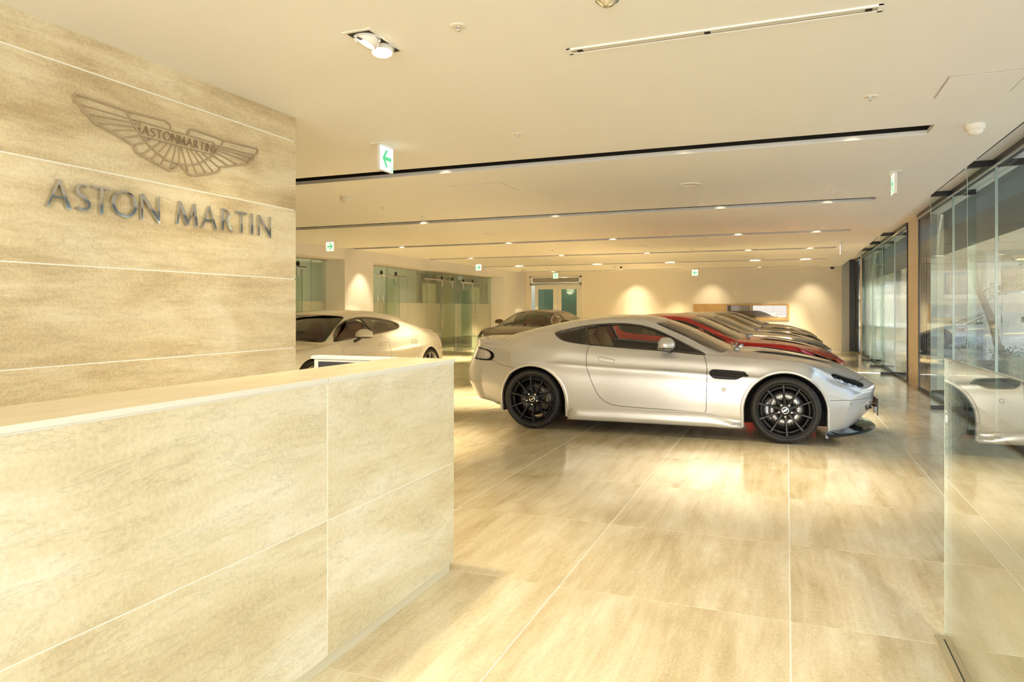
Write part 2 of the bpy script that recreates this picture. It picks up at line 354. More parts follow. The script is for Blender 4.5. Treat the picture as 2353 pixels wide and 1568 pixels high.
def body_surface(P):
    g = P['g']; ev = lambda k, x: pchip(np.interp(x, g[0], g[1]), *P.get('tb', TB)[k]); zk = P['zk']; u0, u1 = P['ends']
    n = 190; t = np.linspace(0, 1, n); us = u0+(u1-u0)*t
    dense = np.linspace(u0, u1, 1200); ker = np.exp(-.5*(np.arange(-24, 25)*(u1-u0)/1199/.022)**2); ker /= ker.sum()
    def sm(k):
        v = ev(k, dense); return np.interp(us, dense, np.convolve(np.pad(v, 24, 'edge'), ker, 'valid'))
    W, zb, zs, ys, zc, yr, zr = [sm(k) for k in ('W','zb','zs','ys','zc','yr','zr')]
    W = W*P['wk']; ys = ys*P['wk']; yr = yr*P['wk']
    lift = lambda z: np.where(z > .9, .9+(z-.9)*zk, z)
    zc, zr = lift(zc), lift(zr); zs = lift(zs)+P.get('belt', 0)*sstep((us+1.9)/.6)*sstep((1.3-us)/.6)
    cab = sstep((zr-zs-.03)/.15)                                   # 1 where a greenhouse stands on the belt
    crease = .68+.0*us; xg_ = np.interp(us, g[0], g[1]); cr = sstep((xg_+1.25)/.35)*sstep((1.25-xg_)/.35)
    rows = [
     (W-.16, zb), (W-.055, zb+.012), (W-.022, zb+.06), (W-.006, .33+0*zb), (W, .50+0*zb), (W-.004, .60+0*zb),
     (W-.003-.008*(1-cr), crease+.004), (W-.024*cr-.014*(1-cr), crease+.024), (ys*.35+(W-.025)*.65, np.minimum(zs-.075, zs-.06)), (ys+.018, zs-.022), (ys, zs),
     (ys-.022-.02*(1-cab)-(.03+0*cab)*0, zs+.010*(1-cab)+.018*cab), (ys*(.5)+yr*.5, zs*.5+zr*.5+.018*cab), (yr+.028*cab, zr-.030*cab),
     (yr-.010*cab-.03*(1-cab), zr+.004), (yr*.80, zr*.55+zc*.45), (yr*.45, zr*.16+zc*.84), (0*yr, zc)]
    # the front and rear noses: lower rows must not rise over the shoulder
    R = np.array([[a, b] for a, b in rows])                        # rows x 2 x n
    for k in range(3, 9): R[k,1] = np.minimum(R[k,1], zb+(zs-zb)*(.30, .52, .66, .76, .80, .88)[k-3] if False else np.maximum(zb+(zs-zb)*(.18, .36, .5, .62, .68, .84)[k-3], R[k,1]*0+ -1)) if False else R[k,1]
    frac = (.262, .47, .61, .735, .768, .905)
    for k in range(3, 9):
        R[k,1] = zb+(zs-zb)*frac[k-3]
    q = 5; m = len(rows); out = []
    Rp = np.concatenate([2*R[:1]-R[1:2], R, R[-2:-1]*np.array([-1,1]).reshape(1,2,1)])
    for k in range(m-1):
        p0, p1, p2, p3 = Rp[k], Rp[k+1], Rp[k+2], Rp[k+3]
        for j in range(q):
            s = j/q
            # chord-length aware tangents keep corners tight
            d01 = np.maximum(np.hypot(*(p1-p0)), 1e-4)**.5; d12 = np.maximum(np.hypot(*(p2-p1)), 1e-4)**.5; d23 = np.maximum(np.hypot(*(p3-p2)), 1e-4)**.5
            m1 = (p2-p1) + d12*((p1-p0)/d01-(p2-p0)/(d01+d12)); m2 = (p2-p1) + d12*((p3-p2)/d23-(p3-p1)/(d12+d23))
            out.append((2*s**3-3*s**2+1)*p1+(s**3-2*s**2+s)*m1+(-2*s**3+3*s**2)*p2+(s**3-s**2)*m2)
    out.append(R[-1]); G = np.array(out); nr = len(G)              # nr x 2 x n
    Y = G[:,0,:].T; Z = G[:,1,:].T; X = np.repeat(us[:,None], nr, 1)
    # rounded ends: close the first and last section with shrinking copies
    def cap(i, sgn, depth):
        y, z = Y[i], Z[i]; zm = .5; L_ = []
        for a in np.linspace(0, 1, 9)[1:]:
            s_ = math.cos(a*PI/2)**.55 if a < 1 else 0.0
            L_.append((X[i]+sgn*depth*math.sin(a*PI/2), y*s_, zm+(z-zm)*s_))
        return L_
    A = cap(0, -1, .03)[::-1]; B = cap(n-1, 1, .020)
    X = np.vstack([np.array([a[0] for a in A]), X, np.array([b[0] for b in B])]); Y = np.vstack([np.array([a[1] for a in A]), Y, np.array([b[1] for b in B])]); Z = np.vstack([np.array([a[2] for a in A]), Z, np.array([b[2] for b in B])])
    ay = np.abs(Y)
    X = X - .33*(ay/.75)**2.2*sstep((X-(u1-.74))/.74) + .33*(ay/.72)**2.2*sstep(((u0+.80)-X)/.80)
    X = X + np.interp(Z, [.24,.30,.45,.57,.70,.80,.88,.95,1.2], [.02,0,-.085,-.095,-.055,-.010,.015,0,0])*sstep(((u0+.55)-X)/.5)*sstep((ay-.0)/.3+.4)
    X = X + np.interp(Z, [.10,.15,.28,.38,.48,.7], [-.19,-.13,-.05,-.012,0,0])*sstep((X-(u1-.5))/.45)
    Xf = np.hstack([X, X[:, -2::-1]]); Yf = np.hstack([-Y, Y[:, -2::-1]]); Zf = np.hstack([Z, Z[:, -2::-1]])
    n_, m_ = Xf.shape; V = np.stack([Xf, Yf, Zf], -1)
    du = np.gradient(V, axis=0); dv = np.gradient(V, axis=1); Nn = np.cross(du, dv); L_ = np.linalg.norm(Nn, axis=2, keepdims=True)
    Nn = Nn/np.maximum(L_, 1e-9)
    c = np.array([0,0,.5]); flip = np.sign(np.sum(Nn[n_//2, m_//2]*np.array([0,0,1]))); Nn *= flip
    bad = (L_[...,0] < 1e-8); Nn[bad] = np.where(Xf[bad][:,None] > 0, np.array([[1.,0,0]]), np.array([[-1.,0,0]]))
    Fc = []
    for i in range(n_-1):
        b = i*m_
        for j in range(m_-1): Fc.append((b+j, b+m_+j, b+m_+j+1, b+j+1) if flip > 0 else (b+j, b+j+1, b+m_+j+1, b+m_+j))
    return Surf(V.reshape(-1,3), Nn.reshape(-1,3), Fc)
def sub(S, f, gap=0.0):
    """take the region f<0 out of S; both sides of a panel joint step back by gap"""
    ins, rest = clip(S, f(S.V)); 
    if gap:
        ins, _ = clip(ins, f(ins.V)+gap) if ins.F else (ins, None)
        if rest.F: _, rest = clip(rest, f(rest.V)-gap)
    return ins, rest
def side_poly(poly, ymin=.4, it=0):
    pl = smooth_poly(poly, it) if it else poly
    return lambda V: np.maximum(psdf(V[:,0], V[:,2], pl), ymin-np.abs(V[:,1]))
def top_poly(half, it=0, zmin=.5):
    pl = list(half)+[(x, -y) for x, y in half[::-1]]
    if it: pl = smooth_poly(pl, it)
    return lambda V: np.maximum(psdf(V[:,0], V[:,1], pl), zmin-V[:,2])
def halves(S):
    a, b = clip(S, S.V[:,1]); return a, b        # right (y<0), left
COUPE = dict(ends=(-2.22, 2.14), g=([-2.22,2.14],[-2.22,2.14]), zk=1.0, wk=1.0, fx=1.275, rx=-1.29, R=.383, az=.303, wheel=.325,
 dlo=[(-1.10,1.052),(-.93,1.092),(-.78,1.120),(-.60,1.143),(-.41,1.152),(-.26,1.146),(-.12,1.126),(.02,1.084),(.13,1.036),(.30,.958),(.40,.905),(.545,.843),(.50,.832),(.18,.862),(-.30,.889),(-.70,.918),(-.87,.938),(-.98,.962),(-1.06,1.006)],
 glass=[[(-1.045,1.034),(-1.03,1.046),(-.935,1.070),(-.762,1.106),(-.752,1.100),(-.712,.934),(-.720,.930),(-.793,.935),(-.891,.948),(-.973,.972),(-1.01,1.0)],
        [(-.722,1.104),(-.62,1.126),(-.41,1.136),(-.26,1.129),(-.12,1.108),(.02,1.066),(.13,1.018),(.28,.946),(.420,.872),(.40,.864),(.18,.876),(.011,.884),(-.323,.905),(-.53,.918),(-.676,.930)]],
 doors=[[(-.665,.930),(-.684,.86),(-.690,.745),(-.657,.622),(-.61,.51),(-.569,.421),(-.51,.352),(-.44,.312),(-.35,.292),(.232,.276),(.50,.266),(.530,.266),(.536,.268),(.539,.29),(.542,.35),(.543,.48),(.550,.663),(.540,.758),(.512,.850),(.40,.93),(0,1.0)]],
 ws=[(.105,0),(.088,.25),(.04,.42),(-.015,.545),(.06,.572),(.20,.606),(.39,.652),(.52,.685),(.64,.712),(.70,.66),(.765,.5),(.825,.25),(.845,0)],
 rw=[(-1.02,0),(-1.0,.25),(-.955,.455),(-1.2,.475),(-1.5,.49),(-1.72,.50),(-1.80,.42),(-1.86,.2),(-1.87,0)],
 bonnet=[(.865,0),(.845,.25),(.79,.5),(.72,.665),(.80,.70),(1.0,.675),(1.3,.635),(1.6,.575),(1.85,.50),(1.96,.44),(2.02,.3),(2.035,.15),(2.04,0)],
 lamp=[(1.691,.664),(1.712,.679),(1.76,.668),(1.84,.637),(1.942,.603),(2.005,.572),(2.020,.555),(2.008,.538),(1.969,.532),(1.874,.545),(1.788,.579),(1.718,.626)],
 tail=[(-2.30,.868),(-1.921,.853),(-1.82,.816),(-1.785,.785),(-1.795,.742),(-1.835,.715),(-1.90,.716),(-2.30,.722)],
 tlens=[(-2.30,.858),(-1.93,.840),(-1.85,.806),(-1.835,.770),(-1.862,.735),(-1.91,.730),(-2.30,.735)],
 vent=[(.565,.663),(.590,.697),(.62,.701),(.88,.690),(.925,.675),(.90,.664),(.942,.655),(.938,.645),(.895,.645),(.84,.612),(.80,.607),(.64,.610),(.60,.618)],
 rb=lambda V: np.maximum(V[:,2]-np.interp(V[:,0], [-2.3,-1.80,-1.72,-1.6,-1.5], [.722,.722,.685,.668,.664]), V[:,0]+1.29),
 fb=lambda V: np.maximum(V[:,2]-.425, 1.28-V[:,0]), hv=True, four=False)
TBS = dict(TB); TBS['zc'] = tab(*([(-2.22,.885),(-2.15,.915),(-2.05,.938),(-1.95,.952)]+[p for p in zip(*TB['zc']) if p[0] > -1.9])); TBS['zr'] = tab(*([(-2.22,.872),(-2.15,.900),(-2.05,.922),(-1.95,.938)]+[p for p in zip(*TB['zr']) if p[0] > -1.9])); TBS['zs'] = tab(*([(-2.22,.83),(-2.1,.86),(-1.9,.885)]+[p for p in zip(*TB['zs']) if p[0] > -1.8]))
SALOON = dict(COUPE, tb=TBS, ends=(-2.60, 2.44), g=([-2.60,-1.95,-1.50,-1.15,-.40,.35,.92,1.16,1.50,1.90,2.44],[-2.22,-1.68,-1.40,-1.08,-.42,.0,.50,.80,1.275,1.65,2.14]), zk=1.17, wk=1.02, fx=1.49, rx=-1.50, R=.385, az=.318, wheel=.34, belt=.012,
 dlo=[(.905,.884),(.79,.975),(.63,1.064),(.46,1.128),(.29,1.170),(.11,1.190),(-.06,1.194),(-.27,1.182),(-.50,1.160),(-.72,1.128),(-.84,1.085),(-.83,1.045),(-.76,1.010),(-.60,.985),(-.14,.942),(.12,.925),(.5,.895),(.885,.868)],
 glass=[[(.83,.896),(.72,.985),(.60,1.050),(.45,1.108),(.29,1.148),(.11,1.168),(.045,1.170),(-.055,.950),(.12,.942),(.5,.912)],
        [(-.01,1.172),(-.06,1.172),(-.27,1.161),(-.50,1.140),(-.69,1.112),(-.785,1.078),(-.78,1.045),(-.72,1.020),(-.58,.998),(-.14,.962),(-.115,.962)]],
 doors=[[(.905,.95),(.868,.862),(.835,.80),(.820,.744),(.815,.60),(.80,.30),(-.30,.29),(-.302,.616),(-.302,.85),(-.20,.955),(0,1.05)],
        [(-.308,.835),(-.308,.616),(-.306,.29),(-.85,.29),(-.98,.42),(-1.05,.555),(-1.16,.70),(-1.20,.80),(-1.215,.90),(-1.16,.945),(-.85,.945),(-.6,1.05),(-.2,1.05),(-.205,.955)]],
 ws=[(.46,0),(.44,.25),(.39,.42),(.33,.555),(.42,.585),(.58,.622),(.75,.664),(.90,.702),(1.0,.725),(1.06,.67),(1.11,.5),(1.16,.25),(1.18,0)],
 rw=[(-1.10,0),(-1.08,.25),(-1.03,.44),(-1.3,.47),(-1.7,.49),(-1.95,.50),(-2.05,.42),(-2.12,.2),(-2.13,0)],
 bonnet=[(1.20,0),(1.18,.25),(1.13,.5),(1.07,.67),(1.14,.70),(1.3,.68),(1.5,.645),(1.8,.59),(2.08,.52),(2.25,.45),(2.35,.3),(2.37,.15),(2.375,0)],
 lamp=[(1.691+.27,.664),(1.712+.27,.685),(1.76+.27,.675),(1.84+.28,.642),(1.942+.29,.606),(2.005+.29,.572),(2.020+.29,.555),(2.008+.29,.538),(1.969+.28,.532),(1.874+.27,.545),(1.788+.27,.579),(1.718+.27,.626)],
 tail=[(-2.7,.868),(-2.30,.853),(-2.19,.816),(-2.15,.785),(-2.16,.742),(-2.21,.715),(-2.28,.716),(-2.7,.722)],
 tlens=[(-2.7,.858),(-2.31,.840),(-2.22,.806),(-2.2,.770),(-2.23,.735),(-2.28,.730),(-2.7,.735)],
 vent=[(.86,.655),(.88,.683),(.91,.687),(1.17,.678),(1.22,.665),(1.17,.640),(1.10,.634),(.93,.634),(.89,.640)],
 rb=lambda V: np.maximum(V[:,2]-np.interp(V[:,0], [-2.7,-2.15,-2.0,-1.85], [.722,.722,.685,.66]), V[:,0]+1.5),
 fb=lambda V: np.maximum(V[:,2]-.425, 1.5-V[:,0]), hv=False, four=True)
def wing_badge(mb, o, u, v, d, w, t):
    """small winged emblem: two swept wings and a bar"""
    for s in (-1, 1):
        mb.prism([(s*a*w, b*w) for a, b in ((0,.05),(.22,.10),(.5,.17),(.48,.10),(.40,.02),(.27,-.07),(.12,-.12),(0,-.14))][::s], o, u, v, Vector(d)*t)
    mb.prism([(-.17*w,-.02*w),(.17*w,-.02*w),(.17*w,.06*w),(-.17*w,.06*w)], o, u, v, Vector(d)*t*1.6)
def text_mb(txt, size, o, u, v, d, depth, mb, arc=None):
    """letters from the built-in font as real raised geometry; arc=(radius, start angle) bends the line around o"""
    cu = bpy.data.curves.new('t', 'FONT'); cu.body = txt; cu.size = size; cu.resolution_u = 2
    ob = bpy.data.objects.new('t', cu); me = ob.to_mesh(); P = [tuple(p.co) for p in me.vertices]; Fc = [tuple(p.vertices) for p in me.polygons]
    wid = max([p[0] for p in P]+[0]); o, u, v, d = map(Vector, (o, u, v, d)); V = []
    for x, y, _ in P:
        if arc:
            r, a0 = arc; a = a0-(x-wid/2)/r*(1 if r > 0 else 1); rr = abs(r)+(y if r > 0 else -y)
            V.append(o+u*rr*math.cos(a)+v*rr*math.sin(a)+d*depth)
        else: V.append(o+u*x+v*y+d*depth)
    ob.to_mesh_clear(); bpy.data.objects.remove(ob); bpy.data.curves.remove(cu)
    mb.add(V, Fc); return wid
def make_wheel(P, M, parent, x, side, rz, front, style):
    """wheel stands at (x, side*...) local; built facing -Y then turned for the left side"""
    R = P['wheel']; rim = R*.80; yo = .905*P['wk']; W_ = .275
    s = side                                                       # -1 right side, +1 left side
    c = Vector((x, s*yo, R))
    sy = lambda v: s*v
    def LM(prof, n=48): mb = MB(); mb.lathe([(r, sy(h)) for r, h in prof], n, 'Y', c); return mb
    t = LM([(rim*.985,-.012),(rim*1.02,-.004),(rim*1.06,.0),(R*.885,.002),(R*.93,-.003),(R*.965,-.015),(R*.988,-.036),(R,-.062),(R,-.20),(R*.985,-.235),(R*.93,-.265),(rim*1.02,-.268),(rim*.95,-.262)], 72)
    wh = t.build('wheel', M['tyre'], parent, fix=True)
    if M.get('text_tyre') and s == -1 and style == 'ten':
        mb = MB()
        text_mb('PIRELLI', .05, c+Vector((0,-.0035,0)), (1,0,0), (0,0,1), (0,-1,0), .0005, mb, arc=(R*.865, math.radians(52)))
        text_mb('P ZERO', .05, c+Vector((0,-.0035,0)), (1,0,0), (0,0,1), (0,-1,0), .0005, mb, arc=(R*.865, math.radians(-62)+0))
        tag(mb.build('tyre_lettering', M['tyre_txt'], wh), kind='stuff')
    mb = LM([(rim*1.0,-.004),(rim*1.005,.002),(rim*.985,.004),(rim*.955,-.002),(rim*.93,-.020),(rim*.905,-.030),(rim*.885,-.06),(rim*.87,-.24),(rim*.95,-.262)], 72)
    if style == 'ten' : mb.lathe([(rim*.80,sy(-.040)),(rim*.885,sy(-.036)),(rim*.885,sy(-.055)),(rim*.80,sy(-.060)),(rim*.80,sy(-.040))], 64, 'Y', c)
    mb.build('rim', M['rim'], wh, fix=True)
    ns = 10
    for k in range(ns):
        a = 2*PI*k/ns+math.radians(94 if style == 'ten' else 90); ca, sa = math.cos(a), math.sin(a)
        rad = Vector((ca, 0, sa)); tan = Vector((-sa, 0, ca)); out = Vector((0, s, 0)); mb = MB(); V = []
        w_in, w_mid, w_out = (.030, .020, .026) if style == 'ten' else (.022, .013, .02)
        for r, wd, h, dp in ((rim*.17, w_in*1.25, -.028, .045), (rim*.30, w_in, -.022, .04), (rim*.55, w_mid, -.012, .032), (rim*.80, w_mid*1.05, -.006, .030), (rim*.935, w_out, -.004, .03)):
            b = c+rad*r
            V += [b+tan*wd*.5+out*(h-dp), b+tan*wd*.5+out*(h-.006), b+tan*wd*.30+out*h, b-tan*wd*.30+out*h, b-tan*wd*.5+out*(h-.006), b-tan*wd*.5+out*(h-dp)]
        Fc = [(i*6+j, i*6+(j+1)%6, (i+1)*6+(j+1)%6, (i+1)*6+j) for i in range(4) for j in range(6)]+[tuple(range(5,-1,-1)), tuple(range(24,30))]
        mb.add(V, Fc); mb.build('spoke', M['rim'], wh, fix=True)
    LM([(0.0,-.020),(rim*.15,-.020),(rim*.20,-.024),(rim*.27,-.032),(rim*.30,-.05),(rim*.30,-.075)], 40).build('hub', M['rim'], wh, fix=True)
    mb = LM([(0,-.009),(rim*.105,-.010),(rim*.118,-.012),(rim*.125,-.022)], 32); cp = mb.build('hub_cap', M['capdark'], wh, fix=True)
    mb = MB(); wing_badge(mb, c+Vector((0,s*-.009,0)), (s*-.8,0,.55), (.55*s,0,.8), (0,s,0), .056, .0012)
    mb.lathe([(rim*.108,sy(-.0095)),(rim*.12,sy(-.0085)),(rim*.128,sy(-.014))], 32, 'Y', c); tag(mb.build('winged_emblem', M['chrome'], wh, fix=True), kind='stuff')
    for k in range(5):
        a = 2*PI*k/5+math.radians(-90); b = c+Vector((math.cos(a), 0, math.sin(a)))*rim*.235
        MB().lathe([(.0,sy(-.004)),(.009,sy(-.0045)),(.0115,sy(-.008)),(.0115,sy(-.03))], 12, 'Y', b).build('lug_nut', M['chrome'], wh, fix=True)
    dr = rim*.70; LM([(dr*.48,-.085),(dr*.50,-.080),(dr,-.080),(dr,-.105),(dr*.5,-.105)], 56).build('brake_disc', M['disc' if front else 'disc_r'], wh, fix=True)
    mb = LM([(rim*.2,-.06),(dr*.50,-.074),(dr*.52,-.09)], 40); mb.build('disc_bell', M['black'], wh, fix=True)
    if style == 'ten':
        mb = MB()
        for k in range(10):
            a = 2*PI*(k+.5)/10+math.radians(94)
            for dd in (-.08, .08): b = c+Vector((math.cos(a+dd), 0, math.sin(a+dd)))*rim*.395; mb.lathe([(0,sy(-.068)),(.0048,sy(-.069)),(.0058,sy(-.08))], 8, 'Y', b)
        tag(mb.build('disc_bolts', M['chrome'], wh), kind='stuff')
    mb = MB(); a0 = math.radians(180 if front else 0)              # caliper behind the spokes
    for i in range(15):
        pass
    pts = [a0+math.radians(q) for q in np.linspace(-38, 38, 13)]; V = []
    for i, a in enumerate(pts):
        e = 1-abs(i-6)/6*.12; d_ = Vector((math.cos(a), 0, math.sin(a)))
        for r, h in ((rim*.50/e, -.11), (rim*.50/e, -.058), (rim*.57, -.050), (rim*.72*e, -.050), (rim*.82*e, -.060), (rim*.84*e, -.11)): V.append(c+d_*r+Vector((0, s*h, 0)))
    mb.add(V, [(i*6+j, i*6+(j+1)%6, (i+1)*6+(j+1)%6, (i+1)*6+j) for i in range(12) for j in range(6)]+[tuple(range(5,-1,-1)), tuple(range(72,78))])
    cal = mb.build('brake_caliper', M['caliper'], wh, fix=True)
    if style == 'ten' and s == -1:
        mb = MB(); uu = Vector((0,0,1)) if front else Vector((0,0,-1)); vv = Vector((-1,0,0)) if front else Vector((1,0,0))
        wd = .075; base = c+Vector((math.cos(a0),0,math.sin(a0)))*rim*.615+Vector((0, s*-.048, 0))-uu*wd/2-(Vector((0,0,0)))
        text_mb('ASTON MARTIN', .0135, base, uu, vv, (0,-1,0), .0, mb); tag(mb.build('caliper_lettering', M['chrome'], wh), kind='stuff')
    return wh
def build_car(P, M, label, group=None, detail=True, style='ten', steer=True):
    root = empty('car'); tag(root, label, 'car', group)
    S0 = body_surface(P)
    bvh = BVHTree.FromPolygons(S0.V.tolist(), S0.F)
    def ysurf(x, z, s=-1):
        h = bvh.ray_cast(Vector((x, s*3, z)), Vector((0, -s, 0))); return (h[0].y, h[1]) if h[0] else (s*.8, Vector((0, s, 0)))
    def zsurf(x, y):
        h = bvh.ray_cast(Vector((x, y, 3)), Vector((0, 0, -1))); return h[0].z if h[0] else .8
    R, az = P['R'], P['az']
    def arch(xc):
        def f(V):
            d = np.hypot(V[:,0]-xc, V[:,2]-az)-R; sl = np.maximum(np.abs(V[:,0]-xc)-R, V[:,2]-az)
            return np.maximum(np.minimum(d, sl), .5-np.abs(V[:,1]))
        return f
    S = S0
    for xc in (P['fx'], P['rx']): _, S = sub(S, arch(xc))
    dlo, S = sub(S, side_poly(P['dlo'], .4, 1))
    ws, S = sub(S, top_poly(P['ws'], 1, .8)); rw, S = sub(S, top_poly(P['rw'], 1, .8))
    lin0 = S                                                      # dark inner shell shows in the panel joints
    lamp_s, S = sub(S, side_poly(P['lamp'], .3, 1)); tail_s, S = sub(S, lambda V: np.maximum(side_poly(P['tail'], .28, 1)(V), V[:,0]+1.5))
    vent_s, S = sub(S, side_poly(P['vent'], .5, 1))
    lin = S
    G = .0028
    doors = []
    for d in P['doors']:
        ds, S = sub(S, side_poly(d, .4, 0 if P['four'] else 2), G); doors.append(ds)
    bon, S = sub(S, top_poly(P['bonnet'], 1, .5), G)
    fb, S = sub(S, P['fb'], G*.7); rb, S = sub(S, P['rb'], G*.7)
    hv = None
    if P['hv']:
        hvp = smooth_poly([(.97,.49),(1.05,.41),(1.30,.36),(1.62,.325),(1.72,.32),(1.70,.37),(1.35,.45),(1.10,.51)], 1)
        hv, bon = sub(bon, lambda V: psdf(V[:,0], np.abs(V[:,1]), hvp))
    pt = M['paint']
    surf_obj('body_shell', S, pt, root, solid=.012); surf_obj('bonnet', bon, pt, root, solid=.012)
    surf_obj('front_bumper', fb, pt, root, solid=.012); surf_obj('rear_bumper', rb, pt, root, solid=.012)
    surf_obj('body_liner', lin, M['liner'], root, off=-.014)
    for ds in doors:
        for q, sd in zip(halves(ds), (-1, 1)):
            if not q.F: continue
            do = surf_obj('door', q, pt, root, solid=.012)
            xs = q.V[:,0]; xr = xs.min() if q is None else None
            if P['four']: hx = (-.13 if xs.max() > .5 else -1.0); hz = .80
            else: hx, hz = -.474, .767
            yy, nn = ysurf(hx, hz, sd); mb = MB(); tilt = -.19 if not P['four'] else -.05
            u = Vector((1, (ysurf(hx+.05, hz, sd)[0]-ysurf(hx-.05, hz, sd)[0])/.1, tilt)).normalized(); v = nn.cross(u).normalized(); v = v if v.z > 0 else -v
            ov = lambda a, b: [(math.copysign(a-b, math.cos(t))+b*math.cos(t), b*math.sin(t)) for t in np.linspace(0, 2*PI, 25)[:-1]]
            o_ = Vector((hx, yy, hz))
            onS = lambda a, b, e: (lambda p: Vector((p.x, ysurf(p.x, p.z, sd)[0]+sd*e, p.z)))(o_+u*a+v*b)
            ring = [onS(a, b, .003) for a, b in ov(.083,.0165)]; mb.add(ring+[o_+nn*.004]+[onS(a, b, -.004) for a, b in ov(.083,.0165)], [(i, (i+1)%24, 24) for i in range(24)]+[(i, 25+i, 25+(i+1)%24, (i+1)%24) for i in range(24)]); h_ = mb.build('door_handle', pt, do, fix=True)
            mb = MB(); mb.tube([onS(a, b, .0) for a, b in ov(.087,.0200)], .0017, 5, closed=True); mb.build('handle_surround', M['liner'], do, fix=True)
            if not (P['four'] and xs.max() < .5):
                kx = hx-.135 if not P['four'] else hx-.115; y2, n2 = ysurf(kx, hz+.022, sd); MB().cyl(Vector((kx, y2, hz+.022))-n2*.002, Vector((kx, y2, hz+.022))+n2*.003, .010).build('key_lock', M['chrome'], do)
    if hv:
        for q in halves(hv):
            surf_obj('bonnet_vent', q, M['mesh'], root, off=-.006)
        for sd in (-1, 1):
            mb = MB(); V = []; xs_ = np.linspace(.965, 1.725, 24)
            for x in xs_:
                t = (x-.965)/.76; yc = sd*np.interp(x, [.965,1.3,1.725], [.475,.405,.335]); hw = .034*min(1, t/.12, (1-t)/.25)+.003; hz = .011*min(1, t/.15, (1-t)/.3)
                for dy, dz in ((-hw, -.004), (-hw*.8, hz), (hw*.8, hz), (hw, -.004)): V.append((x, yc+dy, zsurf(x, yc+dy)+dz))
            mb.add(V, [(a*4+b, a*4+b+1, (a+1)*4+b+1, (a+1)*4+b) for a in range(23) for b in range(3)]); mb.build('bonnet_louvre', M['mesh'], root, fix=True)
    # glass house
    gl = []; tr = dlo
    for k, gp in enumerate(P['glass']):
        gs, tr = sub(tr, side_poly(gp, .4, 0)); gl.append(gs)
    for q in halves(tr): surf_obj('window_trim', q, M['trim'], root, off=.001, solid=.02)
    if P['four']:
        for sd in (-1, 1):
            pl = smooth_poly(P['dlo'], 1); MB().tube([(x, ysurf(x, z, sd)[0]+sd*.002, z) for x, z in pl], .005, 6, closed=True).build('window_brightwork', M['chrome'], root)
    for k, gs in enumerate(gl):
        for q in halves(gs): surf_obj('side_window' if (k == 1) != P['four'] else 'quarter_window', q, M['quarter' if (k == 0) != P['four'] else 'glass'], root, off=-.004)
    surf_obj('windscreen', ws, M['wscreen'], root, off=-.001); surf_obj('rear_window', rw, M['wscreen'], root, off=-.001)
    inner = lambda S_, f: clip(S_, f(S_.V)+.03)[1]
    b_ = inner(ws, top_poly(P['ws'], 1, .8)); surf_obj('screen_border', b_, M['trim'], root, off=-.006)
    b_ = inner(rw, top_poly(P['rw'], 1, .8)); surf_obj('screen_border', b_, M['trim'], root, off=-.006)
    # lamps
    for q in halves(lamp_s):
        hl = surf_obj('headlamp', q, M['lens'], root, off=.0); surf_obj('lamp_housing', q, M['lampin'], hl, off=-.05)
        if detail and q.F:
            sd = 1 if q.V[:,1].mean() > 0 else -1; dx = P['fx']-1.275
            mb = MB()
            for (x, z, r) in ((1.80+dx*1.25, .60, .026), (1.885+dx*1.25, .572, .024), (1.945+dx*1.25, .558, .018)):
                yy, nn = ysurf(x, z, sd); mb.ell(Vector((x, yy, z))-nn*.034, (r, r, r), 16, 10)
            tag(mb.build('lamp_projectors', M['chrome'], hl), kind='stuff')
            mb = MB(); pts = []
            for x, z in ((1.74,.628),(1.80,.592),(1.87,.562),(1.93,.548),(1.985,.545)):
                x += dx*1.25; yy, nn = ysurf(x, z, sd); pts.append(Vector((x, yy, z))-nn*.015)
            mb.tube(pts, .006, 6); mb.build('lamp_reflector_strip', M['chrome'], hl)
    tl_in, tl_rim = sub(tail_s, lambda V: side_poly(P['tlens'], .28, 1)(V))
    for q in halves(tl_rim): surf_obj('tail_lamp_surround', q, M['gloss_black'], root, off=.001, solid=.01)
    for q in halves(tl_in):
        tl = surf_obj('tail_lamp', q, M['lens'], root, off=.001); surf_obj('lamp_housing', q, M['tailin'], tl, off=-.018)
    # side vent: recessed mesh, blade
    for q, sd in zip(halves(vent_s), (-1, 1)):
        v_ = surf_obj('side_vent', q, M['mesh'], root, off=-.016)
        x0, x1 = min(p[0] for p in P['vent']), max(p[0] for p in P['vent']); zm = .661 if not P['four'] else .662
        for (pl, mm, nm) in (([(x0+.0,zm+.004),(x0+.012,zm+.008),(x1-.05,zm-.006),(x1,zm-.010),(x1-.008,zm-.020),(x1-.06,zm-.022),(x0+.05,zm-.008),(x0+.01,zm-.004)], M['strake'], 'vent_strake'),):
            mb = MB(); n_ = len(pl); A = []; B = []
            for x, z in pl:
                yy, nn = ysurf(x, z, sd); A.append(Vector((x, yy, z))+Vector((0, sd*.006, 0))); B.append(Vector((x, yy, z))-Vector((0, sd*.016, 0)))
            mb.add(A+B, [tuple(range(n_)), tuple(range(2*n_-1, n_-1, -1))]+[((i+1)%n_, i, n_+i, n_+(i+1)%n_) for i in range(n_)]); mb.build(nm, mm, v_, fix=True)
        mb = MB()
        for z in (zm+.018, zm-.028):
            for k in range(22):
                x = x0+.035+k*(x1-x0-.12)/22; yy, _ = ysurf(x, z, sd); mb.box((x, yy-sd*.014, z-.012), (x+.003, yy-sd*.006, z+.012))
        tag(mb.build('vent_fins', M['black'], v_), kind='stuff')
        # frame of the vent
        pl = smooth_poly(P['vent'], 1); pts = []
        for x, z in pl: yy, _ = ysurf(x, z, sd); pts.append((x, yy-sd*.002, z))
        MB().tube(pts, .0035, 6, closed=True).build('vent_frame', M['trim'] if not P['four'] else M['chrome'], v_)
